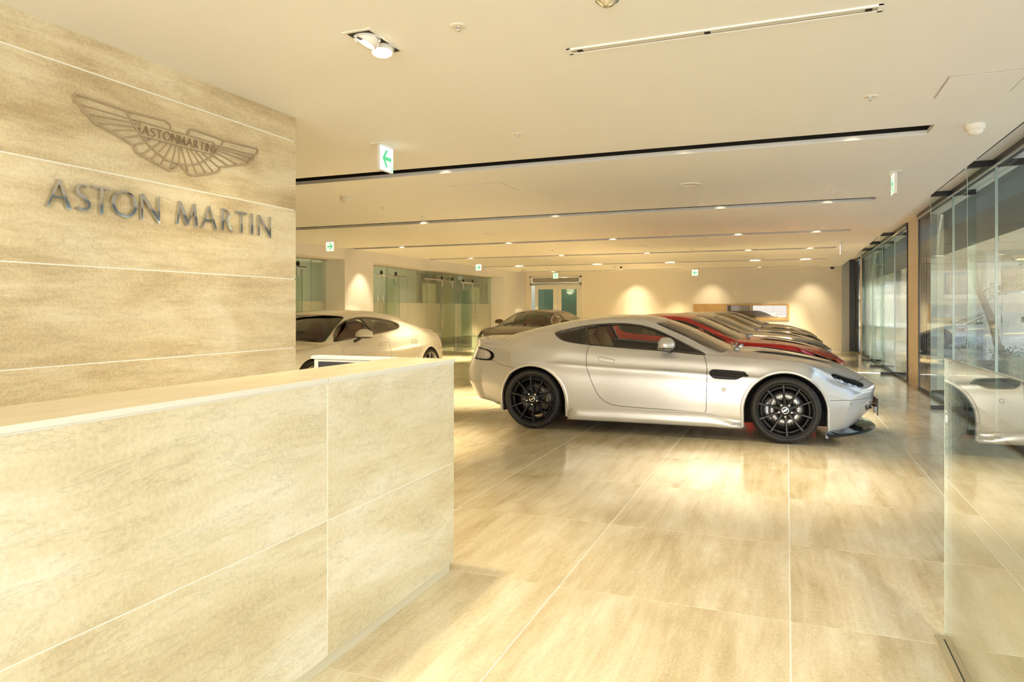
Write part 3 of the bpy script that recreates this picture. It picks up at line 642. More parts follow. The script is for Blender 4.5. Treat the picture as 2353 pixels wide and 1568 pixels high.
    # wheel arches: lips, wells
    for xc in (P['fx'], P['rx']):
        for sd in (-1, 1):
            outer, lip, lip2, inr = [], [], [], []
            an = np.linspace(math.radians(-4), math.radians(184), 49)
            for a in an:
                x, z = xc+R*math.cos(a), az+R*math.sin(a)
                yy, nn = ysurf(x+.012*math.cos(a), z+.012*math.sin(a), sd)
                outer.append((xc+(R+.034)*math.cos(a), ysurf(xc+(R+.034)*math.cos(a), az+(R+.034)*math.sin(a), sd)[0]-sd*.001, az+(R+.034)*math.sin(a))); lip.append((x+.012*math.cos(a), yy+sd*.006, z+.012*math.sin(a))); lip2.append((x-.004*math.cos(a), yy+sd*.002, z-.004*math.sin(a))); inr.append((x-.006*math.cos(a), yy-sd*.035, z-.006*math.sin(a)))
            for tail_z in ():
                pass
            for rowp, e in ((outer, 1),): pass
            zb_e = [pchip(np.interp(xc+dx_, *P['g']), *TB['zb'])+.0 for dx_ in (R, -R)]
            for L_ in (outer, lip, lip2, inr):
                L_.insert(0, (L_[0][0], L_[0][1]-sd*.015, float(zb_e[0])+.01)); L_.append((L_[-1][0], L_[-1][1]-sd*.015, float(zb_e[1])+.01))
            nq = len(outer); mb = MB(); mb.add(outer+lip+lip2+inr, [(r_*nq+i, r_*nq+i+1, (r_+1)*nq+i+1, (r_+1)*nq+i) for r_ in range(3) for i in range(nq-1)], True)
            mb.build('arch_lip', pt, root, fix=True)
            mb = MB(); V = []
            for a in np.linspace(0, PI, 25):
                yb = abs(ysurf(xc+(R+.012)*math.cos(a), az+(R+.012)*math.sin(a), sd)[0])-.03; V += [(xc+(R+.004)*math.cos(a), sd*yb, az+(R+.004)*math.sin(a)), (xc+(R+.004)*math.cos(a), sd*.55, az+(R+.004)*math.sin(a))]
            V = [(xc+R+.004, V[0][1]-sd*.03, .16), (xc+R+.004, sd*.55, .16)]+V+[(xc-R-.004, V[-2][1]-sd*.03, .16), (xc-R-.004, sd*.55, .16)]
            k = len(V)//2; mb.add(V, [(2*i, 2*i+1, 2*i+3, 2*i+2) for i in range(k-1)]+[tuple(2*i+1 for i in range(k))], False); mb.build('wheel_well', M['well'], root)
    for xc, fr in ((P['fx'], True), (P['rx'], False)):
        for sd in (-1, 1): make_wheel(P, M, root, xc, sd, 0, fr, style)
    # sills, underbody, splitter, diffuser
    MB().box((P['rx']-.35, -.62, .15), (P['fx']+.45, .62, .30)).build('underbody', M['well'], root)
    for sd in (-1, 1):
        x0, x1 = P['rx']+R+.02, P['fx']-R-.015; V = []; xs_ = np.linspace(x0, x1, 30)
        for x in xs_:
            k = sstep((x-x0)/.10)*sstep((x1-x)/.25); ya = abs(ysurf(x, .235, sd)[0]); z2 = .275-.07*(1-sstep((x1-x)/.35)); zb_ = .128
            for dy, z in ((-.03, zb_+.004), (.010*k, zb_), (.022*k-.002, zb_+.018), (.026*k-.002, zb_+.05), (.020*k-.003, z2-.045), (.006*k-.002, z2-.015), (-.004, z2)): V.append((x, sd*(ya+dy), z))
        mb = MB(); mb.add(V, [(i*7+j, i*7+j+1, (i+1)*7+j+1, (i+1)*7+j) for i in range(29) for j in range(6)]+[tuple(range(7)), tuple(range(29*7, 30*7))], True); mb.build('side_skirt', pt, root, fix=True)
    u1 = P['ends'][1]; V = []; n_ = 33
    for i in range(n_):
        t = -1+2*i/(n_-1); y = t*.86; xo = u1+.02-.50*abs(t)**2.6
        wv = .03+.30*(1-abs(t)**3)
        for dx_, z in ((-wv*.8, .130), (-.02, .098), (.0, .085), (-.01, .072), (-wv, .074)): V.append((xo+dx_, y, z+.028*(1-t*t)))
    mb = MB(); mb.add(V, [(i*5+j, i*5+(j+1)%5, (i+1)*5+(j+1)%5, (i+1)*5+j) for i in range(n_-1) for j in range(5)]+[tuple(range(5)), tuple(range((n_-1)*5, n_*5))]); mb.build('front_splitter', M['carbon'], root, fix=True)
    u0 = P['ends'][0]; V = []
    for i in range(n_):
        t = -1+2*i/(n_-1); y = t*.58; xo = u0+.10+.24*abs(t)**2.4
        for dx_, z in ((-.0, .30), (-.03, .34), (.10, .20), (.35, .17), (.35, .30)): V.append((xo+dx_, y, z))
    mb = MB(); mb.add(V, [(i*5+j, i*5+(j+1)%5, (i+1)*5+(j+1)%5, (i+1)*5+j) for i in range(n_-1) for j in range(5)]+[tuple(range(5)), tuple(range((n_-1)*5, n_*5))]); mb.build('rear_diffuser', M['carbon'], root, fix=True)
    # grille with bars, number plate
    gpoly = smooth_poly([(-.40,.30),(.40,.30),(.46,.36),(.40,.46),(.24,.50),(-.24,.50),(-.40,.46),(-.46,.36)], 1)
    xg = u1-.030; A = [(xg+.012-.30*(abs(y)/.75)**2.2, y, z) for y, z in gpoly]; nq = len(A)
    ctr = (xg+.02, 0, .40); MB().add(A+[ctr], [(i, (i+1)%nq, nq) for i in range(nq)]).build('grille', M['mesh'], root)
    mb = MB(); mb.tube(A, .008, 6, closed=True)
    for k in range(4):
        z = .335+k*.042; mb.tube([(xg+.026-.30*(abs(y)/.75)**2.2, y, z) for y in np.linspace(-.40, .40, 13)], .006, 5)
    tag(mb.build('grille_bars', M['gloss_black'], root), kind='stuff')
    pl = MB(); pl.box((u1+.024, -.17, .215), (u1+.036, .17, .39), .004); pl.box((u1+.0, -.10, .24), (u1+.026, .10, .30)); pl.build('number_plate', M['gloss_black'], root)
    # door mirrors
    mx = P.get('mx', .150 if not P['four'] else .47)
    for sd in (-1, 1):
        y0 = abs(ysurf(mx, .84, sd)[0]); c = Vector((mx-.0, sd*(y0+.115), .938 if not P['four'] else .955)); mb = MB()
        def cutf(p):
            x, y, z = p; z = max(z, c.z-.026); x = x if x > c.x-.055 else c.x-.055+(x-c.x+.055)*.15; return (x, y, z)
        mb.ell(c, (.092, .125, .080), 28, 18, .95, cutf); mr = mb.build('mirror', pt, root, fix=True)
        mb = MB(); mb.ell(c+Vector((0,0,-.028)), (.088, .120, .026), 28, 12, .95)
        mb.tube([Vector((mx+.03, sd*(y0-.03), .858)), Vector((mx+.02, sd*(y0+.03), .885)), c+Vector((0, -sd*.03, -.035))], [.022, .018, .02], 8); mb.build('mirror_base', M['trim'], mr, fix=True)
        mb = MB(); mb.box(c+Vector((-.064, -.095, -.035)), c+Vector((-.058, .095, .045)), .002); mb.build('mirror_glass', M['chrome'], mr)
    # wipers
    x_ = max(p[0] for p in P['ws'])
    for y0, y1, dx_ in ((.12, .62, .0), (-.45, .08, .0)):
        mb = MB(); p = [Vector((x_-.005-.35*abs(y)**2.2*.4-.02*i, y, 0)) for i, y in enumerate(np.linspace(y0, y1, 6))]
        for q in p: q.z = zsurf(q.x, q.y)+.020
        mb.tube(p, .007, 6); mb.box(p[0]+Vector((-.02,-.025,-.035)), p[0]+Vector((.03,.025,.008)), .005); mb.box(p[2]+Vector((-.012,-.03,-.014)), p[2]+Vector((.012,.03,.012)), .004); mb.build('wiper', M['trim'], root, fix=True)
    # badge on the wing
    bx = .708 if not P['four'] else 1.02
    for sd in (-1, 1):
        yy, nn = ysurf(bx, .506, sd); o_ = Vector((bx, yy, .506)); mb = MB(); mb.cyl(o_-nn*.002, o_+nn*.004, .0205, 20); b1 = mb.build('wing_badge', M['strake'], root)
        MB().cyl(o_+nn*.004, o_+nn*.0055, .015, 20).build('badge_face', M['cream'], b1)
    if detail:                                                     # parking sensor, bumper joint dots
        for sd in (-1, 1):
            xq = P['fx']+.595; yy, nn = ysurf(xq, .39, sd); o_ = Vector((xq, yy, .39)); mb = MB(); mb.lathe([(.010, -.001),(.0125,.0015),(.013,-.002)], 16, 'Z', (0,0,0))
            q_ = nn.to_track_quat('Z', 'Y'); mb.v = [tuple(o_+q_ @ Vector(p)) for p in mb.v]; mb.build('parking_sensor', M['liner'], root)
    # cabin
    dx = .33 if P['four'] else 0; zq = .0
    for row_x in ((-.33, -1.02) if P['four'] else (-.60,)):
        for sd in (-1, 1):
            y = sd*.36; sx = row_x+(.30 if P['four'] else 0)
            mb = MB(); mb.ell((sx+.28, y, .40), (.27, .25, .10), 20, 10, .6); st = mb.build('seat', M['leather'], root)
            mb = MB(); n0 = len(mb.v); mb.ell((0, 0, 0), (.075, .235, .30), 22, 14, .62)
            mb.v = [(sx-.02-.30*(z+.30)+x*(1 if True else 1), y+yy_*(1-.35*max(0, z/.30)), .74+z) for x, yy_, z in mb.v]; mb.build('seat_back', M['leather'], st)
            mb = MB(); mb.ell((sx-.20, y, 1.00), (.062, .125, .105), 20, 12, .75); mb.build('headrest', M['leather'], st)
    mb = MB(); mb.ell((.55+dx, 0, .70), (.30, .76, .15), 24, 12, .55); mb.box((-.5, -.09, .30), (.5+dx, .09, .58), .03); mb.build('dashboard', M['cabin'], root)
    ww = (.36 if M.get('rhd', True) else -.36)*-1; mb = MB(); c = Vector((.16+dx, ww, .76)); mb.lathe([(.178+.016*math.cos(a), .016*math.sin(a)) for a in np.linspace(0, 2*PI, 9)], 28, 'X', (0,0,0)); mb.cyl((-.01,0,0), (.06,0,0), .05, 14); mb.box((-.008,-.17,-.015), (.008,.17,.015)); mb.box((-.008,-.015,-.17), (.008,.015,0))
    rot = Matrix.Rotation(math.radians(22), 3, 'Y'); mb.v = [tuple(c+rot @ Vector(p)) for p in mb.v]; mb.build('steering_wheel', M['cabin'], root)
    mb = MB(); mb.box((P['rx']+.15, -.74, .28), (.75+dx, .74, .32)); 
    for sd in (-1, 1): mb.box((P['rx']+.2, sd*.70, .30), (.62+dx, sd*.77, .84 if not P['four'] else .87), .03)
    mb.box((P['rx']-.1, -.66, .30), (P['rx']+.22, .66, .83), .03); mb.build('cabin_trim', M['cabin'], root)
    mb = MB(); xm = P['ws'][3][0]-.02; mb.ell((xm+.10, 0, zsurf(xm+.10, 0)-.085), (.018, .12, .032), 16, 8, .7); mb.cyl((xm+.10, 0, zsurf(xm+.1, 0)-.06), (xm+.08, 0, zsurf(xm+.08, 0)), .01); mb.build('rear_view_mirror', M['cabin'], root)
    return root
# ================================================================== ROOM
CZ, XW, XL, YB = 2.62, 1.99, -8.9, 23.9
WHITE = mat('ceiling_white', (.87,.86,.83), .7); WALLW = mat('wall_warm_white', (.82,.795,.74), .6)
BLACK = mat('slot_black', (.012,.010,.010), .7); DARK = mat('dark_frame', (.035,.034,.033), .35, .4)
GROUT = mat('white_joint', (.97,.96,.92), .5); STEEL = mat('brushed_steel', (.55,.52,.48), .28, 1)
CHROME = M_['chrome']; TAN = mat('engraved_tan', (.46,.36,.23), .4, .3); BEIGE = mat('column_beige', (.70,.62,.50), .6); GREYB = mat('grey_panel', (.50,.53,.53), .5)
STONEW = travertine('travertine_wall', 'Y', ((.50,.39,.22),(.71,.60,.38),(.85,.78,.58)), .38, .2, contrast=1.3, vein=.18)
STONED = travertine('travertine_desk', 'Y', ((.66,.56,.36),(.81,.74,.55),(.93,.90,.78)), .32, .2, contrast=1.35, stretch=3.2, vein=.18)
STONET = travertine('travertine_top', 'Y', ((.62,.52,.34),(.74,.66,.48),(.84,.78,.62)), .25, .03, contrast=.7)
STONEF = travertine('travertine_floor', 'Y', ((.56,.45,.27),(.75,.65,.44),(.89,.83,.64)), .15, .03, contrast=1.2, stretch=8.0, vein=.12)
SLABEDGE = noise_bump(mat('slab_edge_white', (.88,.86,.80), .4), 300, .3)
def S_(name, mb, m, parent=None): o = mb.build(name, m, parent); o['kind'] = 'structure'; return o
# floor: screed below, travertine tiles one by one near the camera, the far ones joined
fl = MB(); fl.box((-13, -6, -.12), (XW+.02, YB+.3, -.0015)); floor = S_('floor', fl, GROUT)
gx = lambda k: .013+1.008*k; gy = lambda k: 3.12+1.0175*k
full = None; far = MB(); J = .0028; ntile = 0
for i in range(-13, 2):
    for j in range(-9, 21):
        x0, x1, y0, y1 = gx(i)+J, gx(i+1)-J, gy(j)+J*.6, gy(j+1)-J*.6
        x0 = max(x0, -13); x1 = min(x1, XW-.01); y1 = min(y1, YB)
        near = -10 <= i and -3 <= j <= 14
        if near:
            w_ = x1-x0; b = MB(); b.box((x0-gx(i), y0-gy(j), -.012), (x1-gx(i), y1-gy(j), 0), .0006)
            isfull = abs(w_-(1.008-2*J)) < 1e-6
            if isfull and full is not None: o = link('tile', full, floor)
            else:
                o = b.build('tile', STONEF, floor)
                if isfull: full = o.data
            o.location = (gx(i), gy(j), 0); ntile += 1
        else: far.box((x0, y0, -.012), (x1, y1, 0))
tag(far.build('far_tiles', STONEF, floor), kind='stuff')
# ceiling with slots
XE = 1.55; c = MB(); prev = -6.0; SW = .30; SX0, SX1 = XL+.02, .985
for y in SLOT_Y:
    c.box((-13, prev, CZ), (XE, y, CZ+.035)); c.box((SX1, y, CZ), (XE, y+SW, CZ+.035)); c.box((-13, y, CZ), (SX0, y+SW, CZ+.035)); prev = y+SW
c.box((-13, prev, CZ), (XE, YB+.3, CZ+.035)); c.box((XE-.03, -6, CZ+.035), (XE, YB+.3, 2.83)); c.box((XE-.03, -6, 2.83), (2.3, YB+.3, 2.87))
ceiling = S_('ceiling', c, WHITE)
for k, y in enumerate(SLOT_Y):
    b = MB(); z0, z1 = CZ+.035, CZ+.33
    b.box((SX0-.02, y-.02, z1), (SX1+.02, y+SW+.02, z1+.02)); b.box((SX0-.02, y-.02, z0), (SX1+.02, y-.005, z1)); b.box((SX0-.02, y+SW+.005, z0), (SX1+.02, y+SW+.02, z1))
    b.box((SX0-.02, y, z0), (SX0, y+SW, z1)); b.box((SX1, y, z0), (SX1+.02, y+SW, z1)); b.build('slot_recess', BLACK, ceiling)
# roof over everything so daylight only enters through glass
b = MB(); b.box((-13, -6, 3.05), (2.35, YB+.4, 3.25)); S_('trim_1', b, BEIGE)
# left wall: header, piers, deep glass bays
b = MB(); b.box((-9.5, -6, 2.38), (XL, YB, CZ)); S_('trim_2', b, WALLW)
b = MB(); b.box((-9.5, 12.69, 0), (XL, 13.81, 2.38)); b.box((-9.5, 21.85, 0), (XL, YB, 2.38)); b.box((-9.5, -6, 0), (XL, 3.0, 2.38)); wl = S_('wall_left', b, WALLW)
b = MB(); b.box((-12.9, -6, 0), (-12.6, YB, CZ)); b.box((-12.6, 16.9, 0), (-9.5, 17.0, CZ)); b.box((-12.6, 10.0, 0), (-9.5, 10.1, CZ)); S_('wall_office', b, mat('office_grey', (.46,.47,.40), .7))
# back wall with door opening and niche opening
DX0, DX1, DZ = -8.74, -6.78, 2.49; NX0, NX1, NZ0, NZ1 = -2.88, .04, .985, 1.46
b = MB(); Y0, Y1 = YB, YB+.2
b.box((-13, Y0, 0), (DX0, Y1, CZ)); b.box((DX0, Y0, DZ), (DX1, Y1, CZ)); b.box((DX1, Y0, 0), (NX0, Y1, CZ)); b.box((NX0, Y0, 0), (NX1, Y1, NZ0)); b.box((NX0, Y0, NZ1), (NX1, Y1, CZ)); b.box((NX1, Y0, 0), (1.587, Y1, 2.83))
S_('wall_back', b, mat('back_wall_cream', (.87,.81,.68), .6))
b = MB(); b.box((1.59, YB-.01, 0), (1.80, YB+.2, 2.83)); S_('trim_3', b, GREYB)
b = MB(); b.box((1.80, YB-.03, 0), (1.99, YB+.2, 2.83)); b.box((1.96, YB-.5, 0), (2.02, YB-.03, 2.83), .005); S_('trim_4', b, DARK)
b = MB(); b.box((-8.9+.0, YB-.012, 0), (DX0, YB, .06)); b.box((DX1, YB-.012, 0), (1.587, YB, .06)); S_('baseboard_back', b, WALLW)
b = MB(); b.box((XL, 12.69, 0), (XL+.012, 13.81, .06)); b.box((XL, 21.85, 0), (XL+.012, YB, .06)); S_('baseboard_left', b, mat('skirting_brown', (.30,.22,.14), .5))
# rear wall behind the camera: glazed entrance between solid ends
b = MB(); b.box((-13, -6.2, 0), (-2.6, -6, 2.83)); b.box((-2.6, -6.2, 2.5), (2.3, -6, 2.83)); S_('wall_rear', b, WALLW)
b = MB()
for x in (-2.6, -.95, .7, 2.25): b.box((x, -6.12, 0), (x+.06, -6.02, 2.5))
b.box((-2.6, -6.12, 2.44), (2.3, -6.02, 2.5)); S_('window_4', b, DARK)
# double door in the back wall
WD = mat('door_white', (.78,.76,.68), .4); d = MB(); fw = .07
d.box((DX0, YB-.015, 0), (DX0+fw, YB+.12, DZ)); d.box((DX1-fw, YB-.015, 0), (DX1, YB+.12, DZ)); d.box((DX0, YB-.015, DZ-.05), (DX1, YB+.12, DZ)); d.box((DX0, YB-.015, 2.16), (DX1, YB+.12, 2.25)); door = S_('door_1', d, WD)
def Xb(px): return onY(px, 700, YB).x
for a, bb, g0, g1 in ((1229, 1281.5, 1236.5, 1271), (1281.5, 1334, 1290, 1325)):
    x0, x1, w0, w1 = Xb(a), Xb(bb), Xb(g0), Xb(g1); d = MB(); y0, y1 = YB+.0, YB+.045
    d.box((x0+.004, y0, .01), (w0, y1, 2.15)); d.box((w1, y0, .01), (x1-.004, y1, 2.15)); d.box((w0, y0, 2.02), (w1, y1, 2.15)); d.box((w0, y0, .01), (w1, y1, .25)); lf = d.build('door_leaf', WD, door)
    b = MB(); b.box((w0, y0+.02, .25), (w1, y0+.026, 2.02)); b.build('door_glass', glass('door_glass', (.50,.60,.52), 1.6), lf)
    b = MB(); xh = x1-.05 if a < 1280 else x0+.05; b.cyl((xh, y0-.04, .95), (xh, y0-.04, 1.25), .011); b.cyl((xh, y0-.04, 1.0), (xh, y0, 1.0), .008); b.cyl((xh, y0-.04, 1.2), (xh, y0, 1.2), .008); b.build('door_handle', STEEL, lf)
b = MB(); b.box((DX0+.10, YB+.02, 2.27), (DX1-.10, YB+.03, 2.43)); b.build('transom_pane', mat('transom_grey', (.30,.27,.21), .3), door)
b = MB(); b.cyl((DX0+.03, YB-.03, 2.20), (DX1-.03, YB-.03, 2.20), .012); b.box((DX0+.01, YB-.05, 2.17), (DX0+.06, YB, 2.22)); b.box((DX1-.06, YB-.05, 2.17), (DX1-.01, YB, 2.22)); b.build('door_track', STEEL, door)
b = MB(); b.box((-9.2, YB+1.6, 0), (-6.2, YB+1.7, 2.6)); b.box((-9.2, YB+.2, 2.6), (-6.2, YB+1.7, 2.7)); S_('wall_corridor', b, mat('corridor_green', (.50,.53,.44), .5))
# wood-framed display niche
WOOD = travertine('oak_veneer', 'X', ((.38,.24,.08),(.50,.33,.13),(.58,.41,.19)), .35, .02, scale=2.5)
n = empty('display_niche', (-1.4, YB, NZ0)); tag(n, 'oak-framed horizontal display window set into the far wall behind the parked row', 'display window')
P0 = n.location
def rel(mb, name, m, par, org): mb.v = [tuple(Vector(p)-org) for p in mb.v]; return mb.build(name, m, par)
NW = -1.837; b = MB(); b.box((NX0-.03, YB-.03, NZ1-.035), (NX1+.03, YB+.2, NZ1+.02)); b.box((NX0-.03, YB-.03, NZ0-.02), (NX1+.03, YB+.2, NZ0+.035)); b.box((NX0-.03, YB-.03, NZ0+.035), (NX0, YB+.2, NZ1-.035)); b.box((NX1-.03, YB-.03, NZ0+.035), (NX1+.03, YB+.2, NZ1-.035)); rel(b, 'frame', WOOD, n, P0)
b = MB(); b.box((NX0, YB-.02, NZ0+.035), (NW, YB+.05, NZ1-.035)); rel(b, 'wood_panel', WOOD, n, P0)
b = MB(); b.box((NW, YB+.16, NZ0+.035), (NX1-.03, YB+.18, NZ1-.035)); rel(b, 'back_panel', mat('niche_back', (.34,.28,.22), .3, emis=(1,.9,.8), estr=.0), n, P0)
b = MB(); b.box((NW+.04, YB+.02, NZ0+.04), (NX1-.04, YB+.026, NZ1-.04)); rel(b, 'pane', glass('niche_glass', (.8,.78,.74), .9), n, P0)
b = MB(); b.box((NW+.9, YB+.05, NZ0+.036), (NX1-.1, YB+.15, NZ0+.10)); b.box((NW+1.35, YB+.06, NZ0+.10), (NW+1.50, YB+.12, NZ0+.20)); rel(b, 'display_block', mat('display_white', (.85,.83,.8), .4), n, P0)
# ------------------------------------------------------------------ window wall
WGL = glass('window_glass', (.90,.94,.95), .45); FINGL = glass('fin_glass', (.88,.93,.91), .7); EDGE = mat('glass_edge', (.42,.52,.48), .15, spec=.8)
def window_wall(name, ya, yb, fins):
    b = MB(); b.box((XW-.02, ya, 0), (XW+.05, yb, .035)); b.box((XW-.03, ya, 2.77), (XW+.06, yb, 2.83)); fr = S_(name, b, DARK)
    cuts = [ya]+sorted(fins)+[yb]
    for a, bb in zip(cuts[:-1], cuts[1:]): b = MB(); b.box((XW+.004, a+.006, .035), (XW+.014, bb-.006, 2.77)); b.build('pane', WGL, fr)
    for y in fins:
        b = MB(); b.box((1.747, y-.007, .05), (2.244, y+.007, 2.76)); b.build('glass_fin', FINGL, fr)
        b = MB(); b.box((1.744, y-.008, .05), (1.747, y+.008, 2.76)); b.box((XW-.002, y-.009, .05), (XW+.022, y+.009, 2.76)); b.build('fin_edge', EDGE, fr)
        for z0, z1 in ((.0, .045), (2.765, 2.83)): b = MB(); b.box((1.747, y-.035, z0), (2.244, y+.035, z1), .003); b.build('fin_bar', DARK, fr)
    b = MB(); b.tube([(XW-.045, ya, 2.745), (XW-.045, yb, 2.745)], .014, 8); b.build('head_rail', STEEL, fr)
    return fr
w1 = window_wall('window_1', -6, 12.90, [-5.4, -3.42, -1.44, .54, 2.52, 4.5, 6.48, 8.47, 10.45])
w2 = window_wall('window_2', 14.02, 22.05, [15.70, 17.65, 19.50])
w3 = window_wall('window_3', 22.62, 23.40, [])
b = MB()
for k, (x0, x1) in enumerate(((1.985, 2.03), (2.035, 2.06), (2.065, 2.09), (2.095, 2.15))): b.box((x0, 12.90-.012*(k % 2), 0), (x1, 12.975, 2.83), .003)
b.build('jamb', DARK, w1); b = MB(); b.box((2.15, 12.88, 0), (2.24, 12.975, 2.83)); b.build('jamb', mat('jamb_grey', (.25,.25,.25), .4), w1)
b = MB(); b.box((1.985, 21.98, 0), (2.05, 22.06, 2.83)); b.box((1.97, 13.98, 0), (2.04, 14.02, 2.83)); b.build('jamb', DARK, w2)
b = MB(); b.box((XW, 12.975, 0), (2.35, 13.98, 2.83)); S_('wall_column', b, BEIGE); b = MB(); b.box((XW, 22.06, 0), (2.35, 22.62, 2.83)); S_('trim_5', b, BEIGE)
for (a, bb) in (((2151.6,438),(2213,388)), ((2240.6,364.7),(2346.7,278.7)), ((1980,580),(1996,566)), ((2006,557),(2024,544))):
    p, q = onZ(*a, 2.83), onZ(*bb, 2.83); b = MB(); b.box((1.765, p.y, 2.822), (1.80, q.y, 2.829)); b.build('curtain_slot', BLACK, ceiling)
b = MB(); p = onX(2094.5, 855, XW); b.cyl((XW-.012, p.y, p.z), (XW, p.y, p.z), .055, 20); o = b.build('wall_sensor', mat('ivory', (.8,.77,.68), .4)); tag(o, 'small round ivory sensor low on the beige window column', 'sensor')
# ------------------------------------------------------------------ stone feature wall, letters, emblem
XS = -3.15; b = MB(); b.box((XS-.5, -6, 0), (XS-.0012, 3.905, CZ)); sw = S_('wall_reception', b, GROUT)
zj = [0, .092, .565, 1.036, 1.508, 1.981, 2.453, CZ]
for a, bb in zip(zj[:-1], zj[1:]):
    b = MB(); b.box((XS-.012, -5.9, a+.003), (XS, 3.92, bb-(.003 if bb < CZ else .0)), .001); b.build('stone_slab', STONEW, sw)
b = MB(); b.box((XS-.52, 3.905, 0), (XS-.013, 3.92, CZ)); b.build('end_slab', STONEW, sw)
Z3 = lambda cx, cy, s0=3.92: onX(100+cx/s0, 180+cy/s0, XS)
def P2(cx, cy): p = Z3(cx, cy); return (p.y, p.z)
UV = dict(o=(XS, 0, 0), u=(0,1,0), v=(0,0,1))
em = empty('wall_emblem', (XS, *P2(1200, 500))); tag(em, 'tan raised winged emblem on the stone wall above the chrome lettering', 'emblem')
eo = em.location.copy()
def ER(mb, name, m, par): mb.v = [tuple(Vector(p)-eo) for p in mb.v]; return mb.build(name, m, par)
def SP(pts, w): return [P2(*p) for p in pts], w
out_ = [(1143,458),(1130,418),(1095,385),(725,290),(300,147),(278,145),(263,160),(270,190),(290,220),(322,240),(345,290),(368,315),(395,330),(412,365),(440,395),(570,465),(700,540),(795,605),(815,655),(862,690),(1040,785),(1130,835),(1155,828),(1215,772),(1300,868),(1325,878),(1545,850),(1570,835),(1585,800),(1830,772),(1850,740),(1882,725),(1890,690),(1910,685),(1925,655),(1912,635),(1620,560),(1335,460),(1308,468),(1290,500)]
ridge = (.010, 0, 0)
mb = MB(); mb.stroke([P2(*p) for p in out_], .0105, **UV, d=ridge); ER(mb, 'wing_outline', TAN, em)
mb = MB(); mb.stroke([P2(*p) for p in [(862,388),(1530,582),(1530,692),(862,515)]], .0065, **UV, d=(.0092,0,0), closed=True); ER(mb, 'banner_frame', TAN, em)
arcs = [[(725,290),(752,325),(790,395),(860,498),(900,560),(1000,662),(1100,737),(1215,772),(1300,784),(1400,770),(1490,720),(1545,668),(1592,608),(1622,560)]]
fe = [[(1120,455),(345,238)][::-1], [(335,240),(800,372),(868,390)], [(410,325),(865,412)], [(455,398),(862,442)], [(575,468),(850,470)], [(700,535),(870,516)], [(800,605),(975,550)], [(872,690),(1058,575)], [(965,735),(1108,592)], [(1050,782),(1148,603)], [(1135,828),(1188,614)], [(1215,770),(1218,622)],
 [(1238,628),(1300,862)], [(1285,640),(1372,858)], [(1322,650),(1455,852)], [(1368,662),(1525,845)], [(1430,680),(1578,808)], [(1520,695),(1655,788)], [(1542,668),(1738,775)], [(1545,643),(1838,752)], [(1535,620),(1882,722)], [(1532,600),(1890,692)]]
for a in arcs: mb = MB(); mb.stroke([P2(*p) for p in a], .0085, **UV, d=(.0084,0,0)); ER(mb, 'inner_arc', TAN, em)
for a in fe[1:]: mb = MB(); mb.stroke([P2(*p) for p in a], .0068, **UV, d=(.0076,0,0)); ER(mb, 'feather', TAN, em)
LBR = mat('letter_brown', (.30,.22,.13), .5)
# glyphs, cap height 1
def el(cx, cy, rx, ry, a0, a1, n=22): return [(cx+rx*math.cos(math.radians(a0+(a1-a0)*i/n)), cy+ry*math.sin(math.radians(a0+(a1-a0)*i/n))) for i in range(n+1)]
SP_ = el(.30,.755,.215,.20,38,245,16)+[(.33,.52)]+el(.27,.245,.245,.205,58,-140,16); SP_ = [(.50,.90)]+SP_[1:]
GL = {
 'A': (.90, [('p', [(0,0),(.075,0),(.455,.88),(.42,1)]), ('p', [(.42,1),(.455,.88),(.455,.87),(.725,0),(.90,0),(.475,1)]), ('p', [(.18,.33),(.63,.33),(.61,.395),(.205,.395)]), ('p', [(.355,.845),(.46,.80),(.50,1),(.415,1)])]),
 'S': (.55, [('s', SP_, [.05+.10*math.exp(-((i/(len(SP_)-1)-.5)/.22)**2) for i in range(len(SP_))])]),
 'T': (.72, [('p', [(0,.925),(.72,.925),(.72,1),(0,1)]), ('p', [(.295,0),(.425,0),(.42,.93),(.30,.93)])]),
 'O': (1.0, [('c', el(.5,.5,.435,.475,0,360,40)[:-1], [.06+.09*abs(math.cos(2*PI*i/40)) for i in range(40)])]),
 'N': (.74, [('p', [(0,0),(.075,0),(.075,1),(0,1)]), ('p', [(0,1),(.11,1),(.74,.10),(.74,-.06),(.70,-.06),(.02,.90)]), ('p', [(.67,0),(.74,0),(.74,1),(.67,1)])]),
 'M': (.95, [('p', [(0,0),(.08,0),(.20,.95),(.13,1)]), ('p', [(.13,1),(.22,.98),(.52,.20),(.47,0),(.43,0),(.12,.80)]), ('p', [(.45,0),(.50,0),(.82,.90),(.80,1),(.75,.94)]), ('p', [(.72,.92),(.82,1),(.95,0),(.82,0)])]),
 'R': (.66, [('p', [(0,0),(.135,0),(.13,1),(.0,1)]), ('s', [(.06,.965),(.22,.965)]+el(.24,.735,.20,.225,90,-90,14)+[(.10,.505)], [.06]*6+[.11]*5+[.12]*2+[.06]*5), ('p', [(.20,.52),(.34,.50),(.66,0),(.50,0)])]),
 'I': (.13, [('p', [(0,0),(.13,0),(.125,1),(.005,1)])])}
def glyph(mb, ch, y0, y1, z0, h, x, depth, slope=0):
    w_, els = GL[ch]; sx = (y1-y0)/w_
    f = lambda p: (y0+p[0]*sx, z0+slope*p[0]*sx+p[1]*h)
    for ei, e in enumerate(els):
        depth += .0005
        if e[0] == 'p': mb.prism([f(p) for p in e[1]], (x,0,0), (0,1,0), (0,0,1), (depth,0,0))
        else:
            wd = [q*h for q in e[2]]; pts = [f(p) for p in e[1]]; wd = (wd+[wd[-1]]*len(pts))[:len(pts)]
            mb.stroke(pts, wd, (x,0,0), (0,1,0), (0,0,1), (depth,0,0), closed=(e[0] == 'c'))
